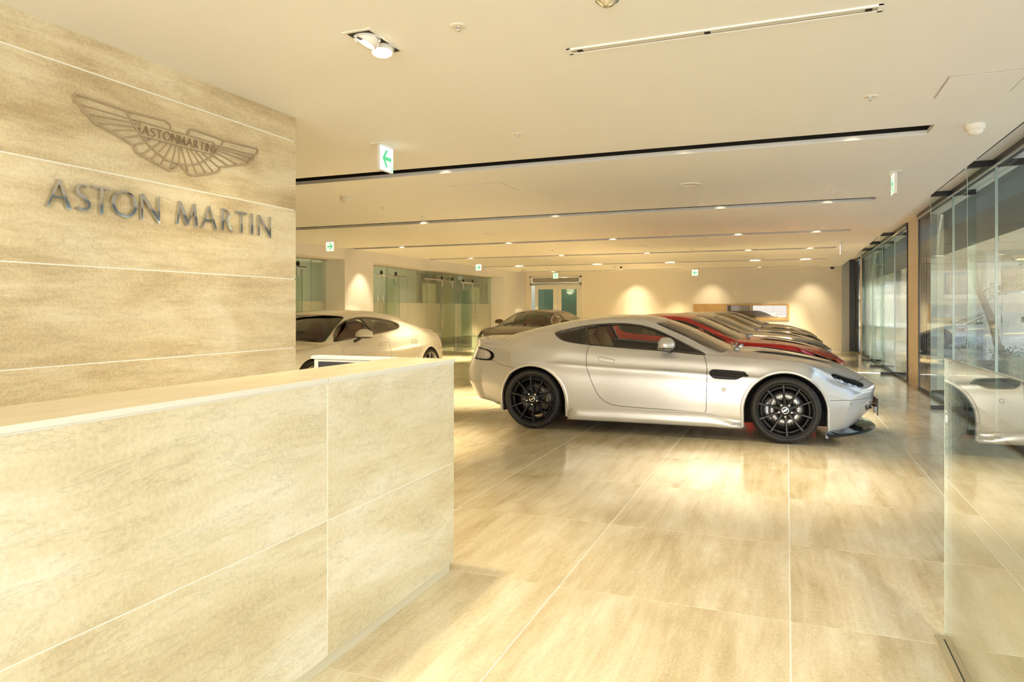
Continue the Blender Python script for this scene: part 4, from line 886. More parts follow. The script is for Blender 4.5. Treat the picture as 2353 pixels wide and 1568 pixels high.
LET = [('A',28,253,1152,1178),('S',282,422,1192,1192),('T',440,608,1222,1222),('O',614,845,1252,1252),('N',880,1048,1272,1298),('M',1198,1393,1318,1345),('A',1423,1566,1350,1368),('R',1605,1708,1376,1390),('T',1732,1836,1400,1400),('I',1868,1890,1412,1412),('N',1935,2048,1422,1440)]
sg = empty('wall_lettering', (XS, *P2(1000, 1200))); tag(sg, 'chrome capital letters reading ASTON MARTIN on the stone wall', 'sign')
so_ = sg.location.copy()
z_base = .5*(P2(253,1180)[1]+P2(1935,1424)[1]); z_cap = .5*(P2(145,912)[1]+P2(1945,1240)[1])
POL = mat('polished_steel', (.72,.70,.66), .04, 1)
for ch, a, bb, ya_, yb_ in LET:
    y0 = onX(100+a/3.92, 180+ya_/3.92, XS+.016).y; y1 = onX(100+bb/3.92, 180+yb_/3.92, XS+.016).y
    mb = MB(); glyph(mb, ch, y0, y1, z_base, z_cap-z_base, XS, .016); mb.v = [tuple(Vector(p)-so_) for p in mb.v]; mb.build('letter', POL, sg)
Y_A, Y_B = P2(885,495)[0], P2(1515,670)[0]; zb_ = .5*(P2(885,500)[1]+P2(1515,672)[1]); wid = [ .90,.55,.72,1.0,.74,.95,.90,.66,.72,.13,.74]; tot = sum(wid)+.16*10
h_ = .047; y = Y_A
for ch, wq in zip('ASTONMARTIN', wid):
    k = (Y_B-Y_A)/tot; mb = MB(); glyph(mb, ch, y, y+wq*k, zb_, h_, XS, .0068); ER(mb, 'banner_letter', LBR, em); y += (wq+.16)*k
# ------------------------------------------------------------------ reception desk
dk = empty('reception_desk', (-1.70, 1.2, 0)); tag(dk, 'long travertine reception desk in the left foreground with pale slab top', 'desk')
do_ = dk.location.copy()
def DR(mb, name, m, par=None): mb.v = [tuple(Vector(p)-do_) for p in mb.v]; return mb.build(name, m, par or dk)
DXF, DXB, YE, YJ, ZJ = -1.54, -1.85, 3.115, 2.09, .537
b = MB(); b.box((DXB+.02, -1.6, .05), (DXF-.0010, YE-.012, 1.032)); DR(b, 'desk_core', GROUT)
b = MB(); b.box((DXB+.03, -1.6, 0), (DXF-.014, YE-.02, .05)); DR(b, 'plinth', mat('plinth_tan', (.80,.74,.58), .5))
for (a, bb) in ((-1.6, YJ), (YJ, YE)):
    for (z0, z1) in ((.045, ZJ), (ZJ, 1.033)):
        b = MB(); b.box((DXF-.014, a+.002, z0+.002), (DXF, bb-(.002 if bb < YE else 0), z1-.0018), .0008); DR(b, 'front_panel', STONED)
    b = MB(); b.box((DXB, a+.0015, 1.038), (DXF+.004, bb-(.0015 if bb < YE else -.003), 1.0535), .001); DR(b, 'top_slab', STONET)
    b = MB(); b.box((DXF-.004, a+.0015, 1.0375), (DXF+.0048, bb-(.0015 if bb < YE else -.0035), 1.0530), .0005); b.box((DXF-.006, a+.001, 1.031), (DXF+.001, bb, 1.0370)); DR(b, 'slab_edge', SLABEDGE)
for (z0, z1) in ((.045, ZJ), (ZJ, 1.033)):
    b = MB(); b.box((DXB+.01, YE-.012, z0+.002), (DXF-.001, YE+.001, z1-.002)); DR(b, 'end_panel', STONED)
b = MB(); b.box((DXB-.48, YE-.62, .70), (DXB+.02, YE-.16, .735)); b.box((DXB-.48, -1.6, .70), (DXB+.02, YE-.63, .735)); DR(b, 'worktop', mat('worktop_white', (.8,.79,.76), .4))
b = MB(); b.box((-2.335, YE-.06, .0), (-2.31, YE+.001, 1.034)); b.box((-2.31, YE-.06, 1.024), (DXB, YE+.001, 1.034)); b.box((-2.31, YE-.045, 0), (DXB, YE, 1.01)); DR(b, 'return_frame', mat('laminate_white', (.85,.84,.80), .35))
b = MB(); b.box((-2.306, YE-.064, .08), (DXB+.01, YE-.044, 1.022)); DR(b, 'return_panel', mat('charcoal_panel', (.045,.047,.055), .4))
b = MB(); b.box((-2.345, YE-.31, 1.0375), (DXB-.0015, YE+.003, 1.0535), .001) if False else b.box((-2.345, YE-.075, 1.0375), (DXB-.0015, YE+.003, 1.0535), .001); DR(b, 'return_slab', SLABEDGE)
# ------------------------------------------------------------------ glass balustrade at right
gs = empty('glass_balustrade', (.581, 1.2, 0)); tag(gs, 'frameless waist-high glass screen standing at the right edge', 'glass screen'); go = gs.location.copy()
def GR(mb, name, m, par=None): mb.v = [tuple(Vector(p)-go) for p in mb.v]; return mb.build(name, m, par or gs)
b = MB(); b.box((.575, -1.4, .004), (.587, 3.16, 1.110)); GR(b, 'glass_sheet', glass('screen_clear', (.93,.955,.92), 1.35))
ED = mat('bright_glass_edge', (.80,.88,.80), .1, spec=.8); b = MB(); b.box((.5745, 3.158, .03), (.5875, 3.1615, 1.110)); GR(b, 'end_edge', ED); b = MB(); b.box((.5745, -1.4, 1.1085), (.5875, 3.16, 1.111)); GR(b, 'top_edge', mat('dark_glass_edge', (.16,.20,.17), .1, spec=.8))
CH = mat('champagne_metal', (.72,.62,.42), .3, .5); b = MB(); b.box((.545, -1.4, 0), (.572, 3.17, .005)); b.box((.590, -1.4, 0), (.625, 3.17, .005)); b.box((.545, 3.17, 0), (.625, 3.20, .005)); GR(b, 'floor_channel', CH)
b = MB(); b.box((.571, -1.4, 0), (.575, 3.165, .0045)); GR(b, 'channel_gap', BLACK)
LS = mat('strip_white', (.95,.95,.92), .3, emis=(1,.98,.92), estr=1.1); p, q = onZ(1958, 856, 0), onZ(2255, 856, 0); b = MB(); b.box((p.x, p.y-.09, 0), (XW-.03, p.y+.09, .003)); b.box((2.37, p.y-.09, .0005), (3.6, p.y+.09, .003)); o = b.build('painted_light_streak', LS); tag(o, 'added glowing strip for a bright streak of light across the floor beyond the nearest car nose', 'painted streak'); o['kind'] = 'stuff'  # emissive strip added to paint a streak of light on the floor
# ------------------------------------------------------------------ office glass bays in the left wall
XG = -9.40; OG = glass('office_glass', (.84,.89,.83), 1.0); FR = glass('frosted_glass', (.9,.93,.88), 1.2, .1, frost=.78, frost_col=(.80,.80,.70))
def Yg(px, X=XG): return onX(px, 700, X).y
b = MB(); b.box((XG-.03, 3.0, 0), (XG+.03, YB-2.05, .02)); b.box((XG-.03, 3.0, 2.36), (XG+.03, YB-2.05, 2.38)); fr = S_('window_5', b, STEEL)
cuts = [3.0, 5.0, 7.0, 9.0, Yg(715), 12.69]; c2 = [13.81, Yg(889), Yg(937), Yg(981), Yg(1015.5), Yg(1051.5), Yg(1111), 21.85]
for cc in (cuts, c2):
    for a, bb in zip(cc[:-1], cc[1:]):
        b = MB(); b.box((XG-.006, a+.006, .02), (XG+.006, bb-.006, 2.36)); b.build('office_pane', OG, fr)
        b = MB(); b.box((XG+.008, a+.006, .46), (XG+.011, bb-.006, 1.47)); b.build('frosted_band', FR, fr)
b = MB()
for y in cuts[1:-1]+c2[1:-1]: b.box((XG-.007, y-.005, .02), (XG+.007, y+.005, 2.36))
tag(b.build('pane_joints', EDGE, fr), kind='stuff')
XR = XG+.10
def Pr(px, py, X=XR): return onX(px, py, X)
def sliding(tr, hangers, handle, leaf, label, white=None):
    p, q = Pr(*tr[0]), Pr(*tr[1]); zt = (p.z+q.z)/2
    r = empty('sliding_door', (XR, (p.y+q.y)/2, 0)); tag(r, label, 'door', 'glass sliding doors'); og = r.location.copy()
    def RR(mb, name, m, par=None): mb.v = [tuple(Vector(v)-og) for v in mb.v]; return mb.build(name, m, par or r)
    b = MB(); b.cyl((XR, p.y, zt), (XR, q.y, zt), .016, 10); RR(b, 'rail', STEEL)
    for y in np.linspace(p.y+.15, q.y-.15, 4): b = MB(); b.cyl((XG, y, zt), (XR, y, zt), .011, 8); RR(b, 'rail_mount', STEEL)
    for hx in hangers:
        y = Pr(hx, 640).y; b = MB(); b.lathe([(0,-.012),(.05,-.012),(.055,0),(.05,.012),(0,.012)], 18, 'X', (XR, y, zt+.055)); h_ = RR(b, 'hanger_wheel', DARK)
        b = MB(); b.box((XR-.012, y-.022, zt-.20), (XR+.012, y+.022, zt+.07), .004); b.cyl((XR-.03, y, zt-.06), (XR+.02, y, zt-.06), .018, 10); b.cyl((XR-.03, y, zt-.15), (XR+.02, y, zt-.15), .018, 10); bb_ = RR(b, 'hanger_arm', STEEL)
    ya, yb = (Pr(leaf[0], 700).y, Pr(leaf[1], 700).y); b = MB(); b.box((XR-.035, ya, .02), (XR-.023, yb, zt-.05)); RR(b, 'door_pane', OG)
    b = MB(); b.box((XR-.037, ya-.004, .02), (XR-.021, ya, zt-.05)); b.box((XR-.037, yb, .02), (XR-.021, yb+.004, zt-.05)); RR(b, 'pane_edge', EDGE)
    if handle:
        for hx in handle[:1]:
            y = Pr(hx, 700).y; z1, z0 = Pr(hx, handle[2]).z, Pr(hx, handle[3]).z
            for dx_ in (.05, -.10):
                b = MB(); b.cyl((XR+dx_, y, z0), (XR+dx_, y, z1), .014, 10)
                for zz in (z0+.12, (z0+z1)/2, z1-.12): b.cyl((XR-.03, y, zz), (XR+dx_, y, zz), .009, 8)
                RR(b, 'bar_handle', STEEL)
    if white:
        a, c_ = Pr(white[0], 700).y, Pr(white[1], 700).y; b = MB(); b.box((XG-.06, a, .02), (XG-.02, c_, zt-.12)); RR(b, 'white_leaf', WD)
    return r
sliding(((860,631),(931,636)), (876,909.5), (878,None,678,775), (889,919), 'glass sliding door nearest the lit pier, partly behind the white saloon')
sliding(((976,640),(1048,647)), (1015.5,1040), (1013,None,684,771), (1015.5,1046), 'glass sliding door with white leaf, in the middle of the office bay', (981,1009))
sliding(((1058,648),(1117,654)), (1064.5,1086), (1089,None,688,774), (1062,1086), 'glass sliding door at the far end of the office bay', (1092,1110))
sliding(((640,608),(703,614)), (684.5,650), None, (652,697), 'glass sliding door half hidden behind the stone wall')
# ------------------------------------------------------------------ ceiling fittings
IV = mat('ivory_fitting', (.80,.77,.70), .45); 
def fit(px, py, name, label, cat, build, group=None):
    p = onZ(px, py, CZ); mb = MB(); r = build(mb, p); o = mb.build(name, r[0] if isinstance(r, tuple) else IV); tag(o, label, cat, group)
    o.data.transform(Matrix.Translation(-p)); o.location = p; return o, p
def spr(mb, p): mb.lathe([(0,-.003),(.034,-.004),(.042,-.001),(.042,.0)], 24, 'Z', p)
def sprinkler(px, py, label):
    o, p = fit(px, py, 'sprinkler', label, 'sprinkler', spr, 'ceiling sprinklers')
    b = MB(); b.lathe([(0,-.024),(.008,-.024),(.014,-.020),(.006,-.016),(.009,-.004)], 14, 'Z', (0,0,0)); b.build('sprinkler_head', CHROME, o)
SPK = [(1053,60,'round sprinkler nearest the twin downlight'),(1189,308,'sprinkler between the hanging left-arrow sign and the near slot'),(2000,222,'sprinkler above the right end of the near dark slot'),(880,476,'sprinkler beside the white dome detector near the stone wall'),(970,497,'tiny sprinkler just in front of the second ceiling slot'),(1432,468,'tiny sprinkler over the silver coupe roof'),(1915,439,'sprinkler before the right end of the second slot'),(1533,535,'tiny sprinkler before the third slot at centre'),(1883,520,'tiny sprinkler before the third slot at right'),(1590,573,'tiny sprinkler before the fourth slot, centre'),(1868,563,'tiny sprinkler before the fourth slot, right'),(1300,583,'tiny sprinkler before the fourth slot, left'),(1655,513,'wide recessed sprinkler between second and third slots'),(1269,575,'wide recessed sprinkler left of centre, far ceiling'),(1712,589,'wide recessed sprinkler right of centre, far ceiling')]
for a, bb, l in SPK: sprinkler(a, bb, l)
fit(1395, 4, 'ceiling_sensor', 'silver round ceiling sensor cut by the top edge of the picture', 'sensor', lambda mb, p: mb.lathe([(0,-.02),(.02,-.02),(.03,-.012),(.045,-.005),(.05,0)], 24, 'Z', p) and (CHROME,))
fit(1586, 424, 'ceiling_speaker', 'flush round speaker grille between the first and second slots', 'speaker', lambda mb, p: mb.lathe([(0,-.004),(.095,-.004),(.10,-.010),(.112,-.010),(.116,0)], 32, 'Z', p), 'round ceiling speakers')
fit(1125, 538, 'ceiling_speaker', 'flush round speaker over the far left of the silver coupe', 'speaker', lambda mb, p: mb.lathe([(0,-.004),(.095,-.004),(.10,-.010),(.112,-.010),(.116,0)], 32, 'Z', p), 'round ceiling speakers')
def dome(mb, p): mb.lathe([(0,-.075),(.022,-.074),(.040,-.064),(.050,-.048),(.054,-.034),(.062,-.034),(.064,-.022),(.066,-.003),(.066,0)], 32, 'Z', p)
for a, bb, l in ((2240,287,'large white dome detector at the upper right near the glass wall'),(793,452,'small white dome detector close to the stone wall'),(1921,604,'tiny dome detector in the far right ceiling corner'),(1414,611,'tiny dome detector in front of the far wall, centre'),(1202,621,'tiny dome detector by the far left corner')): fit(a, bb, 'dome_detector', l, 'detector', dome, 'dome detectors')
fit(1912, 614, 'security_camera', 'black dome camera at the top right of the far wall', 'camera', lambda mb, p: mb.lathe([(0,-.07),(.03,-.066),(.055,-.045),(.065,-.02),(.068,0)], 24, 'Z', p) and (M_['gloss_black'],))
fit(1427, 613, 'security_camera', 'small black dome camera near the left wash light', 'camera', lambda mb, p: mb.lathe([(0,-.05),(.02,-.048),(.035,-.03),(.04,0)], 24, 'Z', p) and (M_['gloss_black'],))
for pts, l in (([(2148,224),(2180,176),(2365,157),(2330,209)], 'square access panel in the ceiling at the right edge'), ([(1040,427),(1150,419),(1190,437),(1078,447)], 'square access panel in the ceiling beside the near slot'), ([(1430,566.5),(1478,563.5),(1488,567.5),(1437,570.5)], 'square access panel far away between third and fourth slots')):
    P = [onZ(*p, CZ) for p in pts]; x0 = min(p.x for p in P[:1]); xs = sorted(p.x for p in P); ys = sorted(p.y for p in P); x0, x1 = (xs[0]+xs[1])/2, (xs[2]+xs[3])/2; y0, y1 = (ys[0]+ys[1])/2, (ys[2]+ys[3])/2
    b = MB(); b.box((x0+.006, y0+.006, CZ-.0035), (x1-.006, y1-.006, CZ-.0015)); o = b.build('access_panel', WHITE); tag(o, l, 'access panel', 'ceiling access panels')
    b = MB(); b.box((x0-.002, y0-.002, CZ-.0015), (x1+.002, y1+.002, CZ)); b.build('panel_gap', mat('gap_shade', (.45,.42,.36), .6), o)
# linear air diffuser
p, q = onZ(1301.6, 113.9, CZ), onZ(2032, 6.6, CZ); y0 = (p.y+q.y)/2; la = empty('air_diffuser', ((p.x+q.x)/2, y0, CZ)); tag(la, 'long white linear air diffuser in the near ceiling', 'air vent'); lo = la.location.copy()
def AR(mb, name, m): mb.v = [tuple(Vector(v)-lo) for v in mb.v]; return mb.build(name, m, la)
b = MB(); b.box((p.x, y0, CZ-.008), (q.x, y0+.012, CZ)); b.box((p.x, y0+.062, CZ-.006), (q.x, y0+.075, CZ)); b.box((p.x, y0, CZ-.006), (p.x+.02, y0+.075, CZ)); b.box((q.x-.02, y0, CZ-.006), (q.x, y0+.075, CZ)); AR(b, 'frame', mat('diffuser_white', (.9,.89,.86), .4))
b = MB(); b.box((p.x+.02, y0+.012, CZ-.002), (q.x-.02, y0+.062, CZ-.0005)); AR(b, 'slot_back', mat('diffuser_grey', (.42,.40,.34), .5))
b = MB(); b.box((p.x+.05, y0+.030, CZ-.005), (q.x-.05, y0+.040, CZ-.002)); AR(b, 'blade', mat('diffuser_light', (.78,.76,.68), .4))
for x in (p.x+.05, (p.x+q.x)/2-.04, q.x-.07): b = MB(); b.box((x, y0+.022, CZ-.0055), (x+.028, y0+.050, CZ-.002)); AR(b, 'end_stop', BLACK)
# twin adjustable downlight
tw = [onZ(*v, CZ) for v in ((786,74),(850,64),(931,117),(868,128))]; tx0, tx1 = tw[0].x*.5+tw[3].x*.5, tw[1].x*.5+tw[2].x*.5; ty0, ty1 = tw[0].y*.5+tw[1].y*.5, tw[2].y*.5+tw[3].y*.5
td = empty('twin_downlight', ((tx0+tx1)/2, (ty0+ty1)/2, CZ)); tag(td, 'recessed twin adjustable downlight with white frame, above the reception wall', 'downlight'); to_ = td.location.copy()
def TR(mb, name, m, par=None): mb.v = [tuple(Vector(v)-to_) for v in mb.v]; return mb.build(name, m, par or td)
b = MB(); e = .016; b.box((tx0, ty0, CZ-.004), (tx1, ty0+e, CZ)); b.box((tx0, ty1-e, CZ-.004), (tx1, ty1, CZ)); b.box((tx0, ty0+e, CZ-.004), (tx0+e, ty1-e, CZ)); b.box((tx1-e, ty0+e, CZ-.004), (tx1, ty1-e, CZ)); TR(b, 'frame', IV)
b = MB(); b.box((tx0+e, ty0+e, CZ-.0025), (tx1-e, ty1-e, CZ-.0012)); TR(b, 'black_well', BLACK)
LMP = mat('lamp_lens_on', (1,1,1), .3, emis=(1,.93,.80), estr=9)
for k, (fy, tilt) in enumerate(((.30, Vector((-.42,-.2,-.88))), (.72, Vector((.10,-.16,-.98))))):
    cx, cy = (tx0+tx1)/2, ty0+(ty1-ty0)*fy; r = (tx1-tx0)*.36; tilt = tilt.normalized(); qd = tilt.to_track_quat('Z', 'Y'); cpt = Vector((cx, cy, CZ-.010))
    b = MB(); b.lathe([(r*1.0,-.02),(r*1.02,.01),(r*.94,.022),(r*.86,.020),(r*.80,.008)], 32, 'Z', (0,0,0)); b.v = [tuple(cpt+qd @ Vector(v)) for v in b.v]; hd = TR(b, 'lamp_ring', IV)
    b = MB(); b.lathe([(0,.004),(r*.72,.004),(r*.80,.010)], 28, 'Z', (0,0,0)); b.v = [tuple(cpt+qd @ Vector(v)) for v in b.v]; TR(b, 'lamp_face', LMP, hd)
    b = MB(); b.lathe([(r*1.12,-.012),(r*1.14,.0),(r*1.08,.004),(r*1.06,-.010)], 32, 'Z', cpt+Vector((0,0,.012))); TR(b, 'gimbal', IV, hd)
TWIN = (Vector(((tx0+tx1)/2, (ty0+ty1)/2, CZ-.06)))
# exit signs
SW_ = mat('sign_white', (.9,.95,.92), .4, emis=(.93,1,.96), estr=.42); SG = mat('sign_green', (.03,.42,.16), .4, emis=(.14,.72,.36), estr=.42)
def exit_sign(px, py, face, arrow, label, size=.20, drop=.0, man=False):
    """face: unit vector the lit side looks along"""
    p = onZ(px, py, CZ); r = empty('exit_sign', p); tag(r, label, 'exit sign', 'emergency exit signs'); fcv = Vector(face); rt = Vector((0,0,1)).cross(fcv)
    u, v, d = rt, Vector((0,0,1)), fcv
    def slab(a0, a1, z0, z1, t0, t1, ch=0):
        mb = MB(); pts = [(u*a+v*z+d*t) for a in (a0, a1) for z in (z0, z1) for t in (t0, t1)]
        mb.box((min(q.x for q in pts), min(q.y for q in pts), min(q.z for q in pts)), (max(q.x for q in pts), max(q.y for q in pts), max(q.z for q in pts)), ch); return mb
    slab(-.14, .14, -.006, 0, -.05, .05).build('ceiling_plate', IV, r)
    s = size/2; z1 = -.006-drop; z0 = z1-size
    if drop: slab(-.012, .012, z1, 0, -.012, .012).build('stem', IV, r)
    slab(-s, s, z0, z1, -.016, .010, .002).build('housing', IV, r); slab(-s+.004, s-.004, z0+.004, z1-.004, .010, .013).build('lit_face', SW_, r)
    mb = MB(); A = [(.12,.52),(.42,.88),(.58,.88),(.36,.60),(.86,.60),(.86,.44),(.36,.44),(.58,.16),(.42,.16)]
    if arrow:
        if arrow > 0: A = [(1-a, bb) for a, bb in A][::-1]
        mb.prism([((a-.5)*size*.9, z0+bb*size*.95+.002) for a, bb in A], d*.013, u, v, d*.0015); mb.build('arrow', SG, r, fix=True)
        mb = MB(); x0 = .30 if arrow < 0 else -.46; fr_ = [(x0,.05),(x0+.16,.05),(x0+.16,.28),(x0,.28)]
        mb.stroke([(a*size, z0+bb*size) for a, bb in fr_], size*.022, d*.013, u, v, d*.0015, True)
        for q in ([(.07,.24),(.09,.24),(.09,.215),(.07,.215)], [(.06,.20),(.10,.205),(.09,.13),(.06,.12)], [(.06,.13),(.08,.13),(.05,.06),(.03,.07)], [(.08,.13),(.10,.12),(.13,.08),(.11,.07)]): mb.prism([((a+x0)*size, z0+bb*size) for a, bb in q], d*.013, u, v, d*.0015)
        tag(mb.build('running_man', SG, r), kind='stuff')
    if man:
        mb = MB(); mb.stroke([(a*size, z0+bb*size) for a, bb in ((-.46,.04),(.46,.04),(.46,.96),(-.46,.96))], size*.08, d*.013, u, v, d*.0015, True); mb.build('green_border', SG, r)
        mb = MB()
        for q in ([(-.02,.84),(.08,.84),(.08,.74),(-.02,.74)], [(-.12,.70),(.08,.72),(.06,.44),(-.10,.42)], [(-.10,.44),(0,.44),(-.16,.16),(-.26,.20)], [(-.02,.46),(.07,.44),(.22,.24),(.14,.18)], [(.06,.70),(.22,.56),(.17,.50),(.04,.62)], [(-.12,.70),(-.26,.56),(-.20,.50),(-.08,.62)]): mb.prism([(a*size, z0+bb*size) for a, bb in q], d*.013, u, v, d*.0015)
        tag(mb.build('running_man', SG, r), kind='stuff')
    return r
exit_sign(886, 336, (1,0,0), -1, 'green left-arrow exit sign hanging nearest, over the desk end')
exit_sign(759, 555, (0,-1,0), 1, 'green right-arrow exit sign at the left, above the white saloon', .19)
exit_sign(1100, 607, (0,-1,0), 1, 'tiny right-arrow exit sign over the far end of the office glass', .19)
exit_sign(2054, 399, (-1,0,0), -1, 'exit sign seen nearly edge-on near the glass wall at right')
exit_sign(1597, 616.5, (0,-1,0), -1, 'left-arrow exit sign on the far wall between two wash lights', .20, .04)
exit_sign(1277, 624.5, (0,-1,0), 0, 'green-bordered running man exit sign over the far double door', .20, .04, True)
exit_sign(1932, 557, (-1,0,0), 0, 'plain thin exit sign seen edge-on at the far right', .20, .04)
# ------------------------------------------------------------------ outside
GRD = noise_bump(mat('pavement_grey', (.36,.35,.33), .8), 30, .2); b = MB(); b.box((2.0, -25, -.14), (60, 80, -.05)); b.box((-20, -40, -.14), (2.0, -6.2, -.05)); S_('ground', b, GRD)
b = MB(); b.box((2.36, -6, -.05), (3.6, YB, .0)); S_('terrace_kerb', b, noise_bump(mat('granite', (.42,.40,.38), .6), 80, .2))
DSOF = mat('dark_soffit', (.06,.065,.065), .6); b = MB(); b.box((2.36, -6, 2.86), (4.2, 34, 3.05)); S_('eaves', b, DSOF)
sb = empty('grey_building', (15, -2, 0)); tag(sb, 'pale grey building across the street, mostly outside the right edge of the picture', 'building')
for k in range(6):
    b = MB(); b.box((0, -14+5*k, -.05), (1, -9.2+5*k, 7)); b.build('facade_panel', bpy.data.materials.get('facade_grey') or mat('facade_grey', (.44,.42,.38), .7), sb)
SOF = mat('soffit_tan', (.50,.36,.24), .6); b = MB(); b.box((4.2, 12.6, 2.95), (9.0, 34, 3.2)); cn = S_('canopy', b, SOF)
for k in range(9): b = MB(); y = 13.4+k*2.3; b.box((4.3, y, 2.78), (9.0, y+.35, 2.95)); b.build('canopy_beam', mat('beam_tan', (.55,.42,.30), .6) if k == 0 else bpy.data.materials['beam_tan'], cn)
def Q(px, py, Y): return onY(px, py, Y)
bw = empty('brick_building', (8.2, 22, 0)); tag(bw, 'low building with brick band above white shutter doors, outside the glass at right', 'building')
BO = bw.location.copy(); YW = 22.0; x0 = Q(2303, 640, YW).x; zt, zbk = Q(2325, 614, YW).z, Q(2325, 668, YW).z
def BR(mb, name, m, par=None): mb.v = [tuple(Vector(v)-BO) for v in mb.v]; return mb.build(name, m, par or bw)
b = MB(); b.box((x0, YW+.05, zbk), (x0+7, YW+.3, zt)); BR(b, 'mortar_wall', mat('mortar', (.42,.37,.30), .8))
rows = 11; rh = (zt-zbk)/rows; brm = bpy.data.meshes; b0 = None; BM = noise_bump(mat('brick_tan', (.52,.42,.32), .8), 60, .3)
oi = N(BM, 'ShaderNodeObjectInfo'); hs = N(BM, 'ShaderNodeHueSaturation'); hs.inputs['Color'].default_value = (.52,.42,.32,1); L(BM, math_node(BM, 'ADD', math_node(BM, 'MULTIPLY', oi.outputs['Random'], .5), .7), hs.inputs['Value']); L(BM, hs.outputs[0], bsdf(BM).inputs['Base Color'])
for r_ in range(rows):
    for k in range(15):
        if b0 is None: mb = MB(); mb.box((0,-.03,0), (.200,.05,rh-.016), .004); o = mb.build('brick', BM, bw); b0 = o.data
        else: o = link('brick', b0, bw)
        o.location = Vector((x0+.214*k+(.107 if r_ % 2 else 0), YW+.02, zbk+r_*rh+.009))-BO
WS = mat('shutter_white', (.78,.80,.84), .5); xx = x0
for k in range(6):
    b = MB(); b.box((xx+.03, YW+.1, .05), (xx+1.0, YW+.16, zbk-.06), .01); dd = BR(b, 'shutter_door', WS); b = MB(); b.box((xx+.46, YW+.07, .95), (xx+.54, YW+.1, 1.1)); BR(b, 'latch', DARK, dd); xx += 1.03
b = MB(); b.box((x0-.35, YW+.02, -.05), (x0-.02, YW+.35, 3.4)); BR(b, 'white_pier', mat('pier_white', (.80,.82,.86), .5))
b = MB(); b.box((x0-.02, YW+.2, zt), (x0+7, YW+.6, zt+1.6)); BR(b, 'upper_wall', mat('pale_blue_wall', (.62,.70,.74), .5))
b = MB(); b.box((x0, YW-.9, 2.60), (x0+6, YW+.2, 2.68)); BR(b, 'lit_canopy', mat('canopy_wood', (.55,.34,.20), .5))
for k in range(3): b = MB(); b.box((x0+.25+.75*k, YW-.8, 2.585), (x0+.75+.75*k, YW-.25, 2.60)); BR(b, 'canopy_lamp', mat('warm_panel', (1,.9,.6), .4, emis=(1,.78,.35), estr=2.0) if k == 0 else bpy.data.materials['warm_panel'])
fb_ = empty('beige_building', (7, 34, 0)); tag(fb_, 'long beige office building with dark window bands, far behind the glass', 'building'); fo = fb_.location.copy()
def FR_(mb, name, m, par=None): mb.v = [tuple(Vector(v)-fo) for v in mb.v]; return mb.build(name, m, par or fb_)
b = MB(); b.box((2.6, 34, -.05), (30, 35, 8)); FR_(b, 'wall', mat('far_beige', (.46,.40,.31), .7))
for z in (.55, 1.75, 3.0): b = MB(); b.box((2.6, 33.85, z), (30, 34, z+.16)); FR_(b, 'ledge', mat('ledge_cream', (.72,.68,.58), .6))
for k in range(7): b = MB(); b.box((3.4+2.1*k, 33.9, 1.95), (5.0+2.1*k, 33.99, 2.9)); f_ = FR_(b, 'window', mat('far_window', (.20,.24,.25), .15)); b = MB(); b.box((4.16+2.1*k, 33.86, 1.95), (4.24+2.1*k, 33.9, 2.9)); FR_(b, 'mullion', DARK, f_)
# leaning trunk, climbing twigs, shrubs
BARK = noise_bump(mat('bark', (.20,.145,.10), .85), 40, .6, .01); LEAF = mat('leaf_green', (.10,.17,.05), .6); tY = 16.6
pts = [Q(2347,866,tY), Q(2325,838,tY), Q(2303,812,tY), Q(2291,790,tY), Q(2284,755,tY), Q(2272,718,tY), Q(2256,684,tY), Q(2243,655,tY), Q(2236,628,tY), Q(2238,605,tY), Q(2232,585,tY)]
tr_ = empty('leaning_tree', pts[0]); tag(tr_, 'bare leaning tree trunk outside the nearer glass', 'tree'); tO = tr_.location.copy()
def TT(mb, name, m, par=None): mb.v = [tuple(Vector(v)-tO) for v in mb.v]; return mb.build(name, m, par or tr_)
b = MB(); b.tube(pts, [.085,.08,.078,.072,.075,.07,.068,.07,.075,.09,.05], 10); TT(b, 'trunk', BARK)
def leaves(mb, c, n, rad, sz):
    for _ in range(n):
        v = Vector((random.gauss(0,1), random.gauss(0,1), random.gauss(0,1))).normalized()*rad*random.random()**.5; o = c+v; a = Vector((random.uniform(-1,1), random.uniform(-1,1), random.uniform(-.6,.6))).normalized(); s_ = a.cross(Vector((0,0,1))).normalized(); up = a.cross(s_)*.15
        mb.add([o, o+a*sz*.5+s_*sz*.28+up*sz, o+a*sz, o+a*sz*.5-s_*sz*.28+up*sz], [(0,1,2,3)])
for (px, py) in ((2262,668),(2270,690)):
    b = MB(); p = Q(px, py, tY); q = p+Vector((.25,.1,.12)); b.tube([pts[6], p, q], [.012,.008,.004], 6); br_ = TT(b, 'twig', BARK); b = MB(); leaves(b, q, 14, .20, .09); tag(TT(b, 'leaves', LEAF, br_), kind='stuff')
b = MB(); p = Q(2344, 590, 13.5); b.tube([p+Vector((.4,0,.3)), p+Vector((.08,0,.05)), p+Vector((-.02,0,-.16))], [.010,.006,.003], 6); o = b.build('hanging_branch', BARK); tag(o, 'leafy twig hanging into view high outside the right glass', 'branch'); b = MB(); leaves(b, p+Vector((0,0,-.08)), 26, .13, .06); tag(b.build('leaves', LEAF, o), kind='stuff')
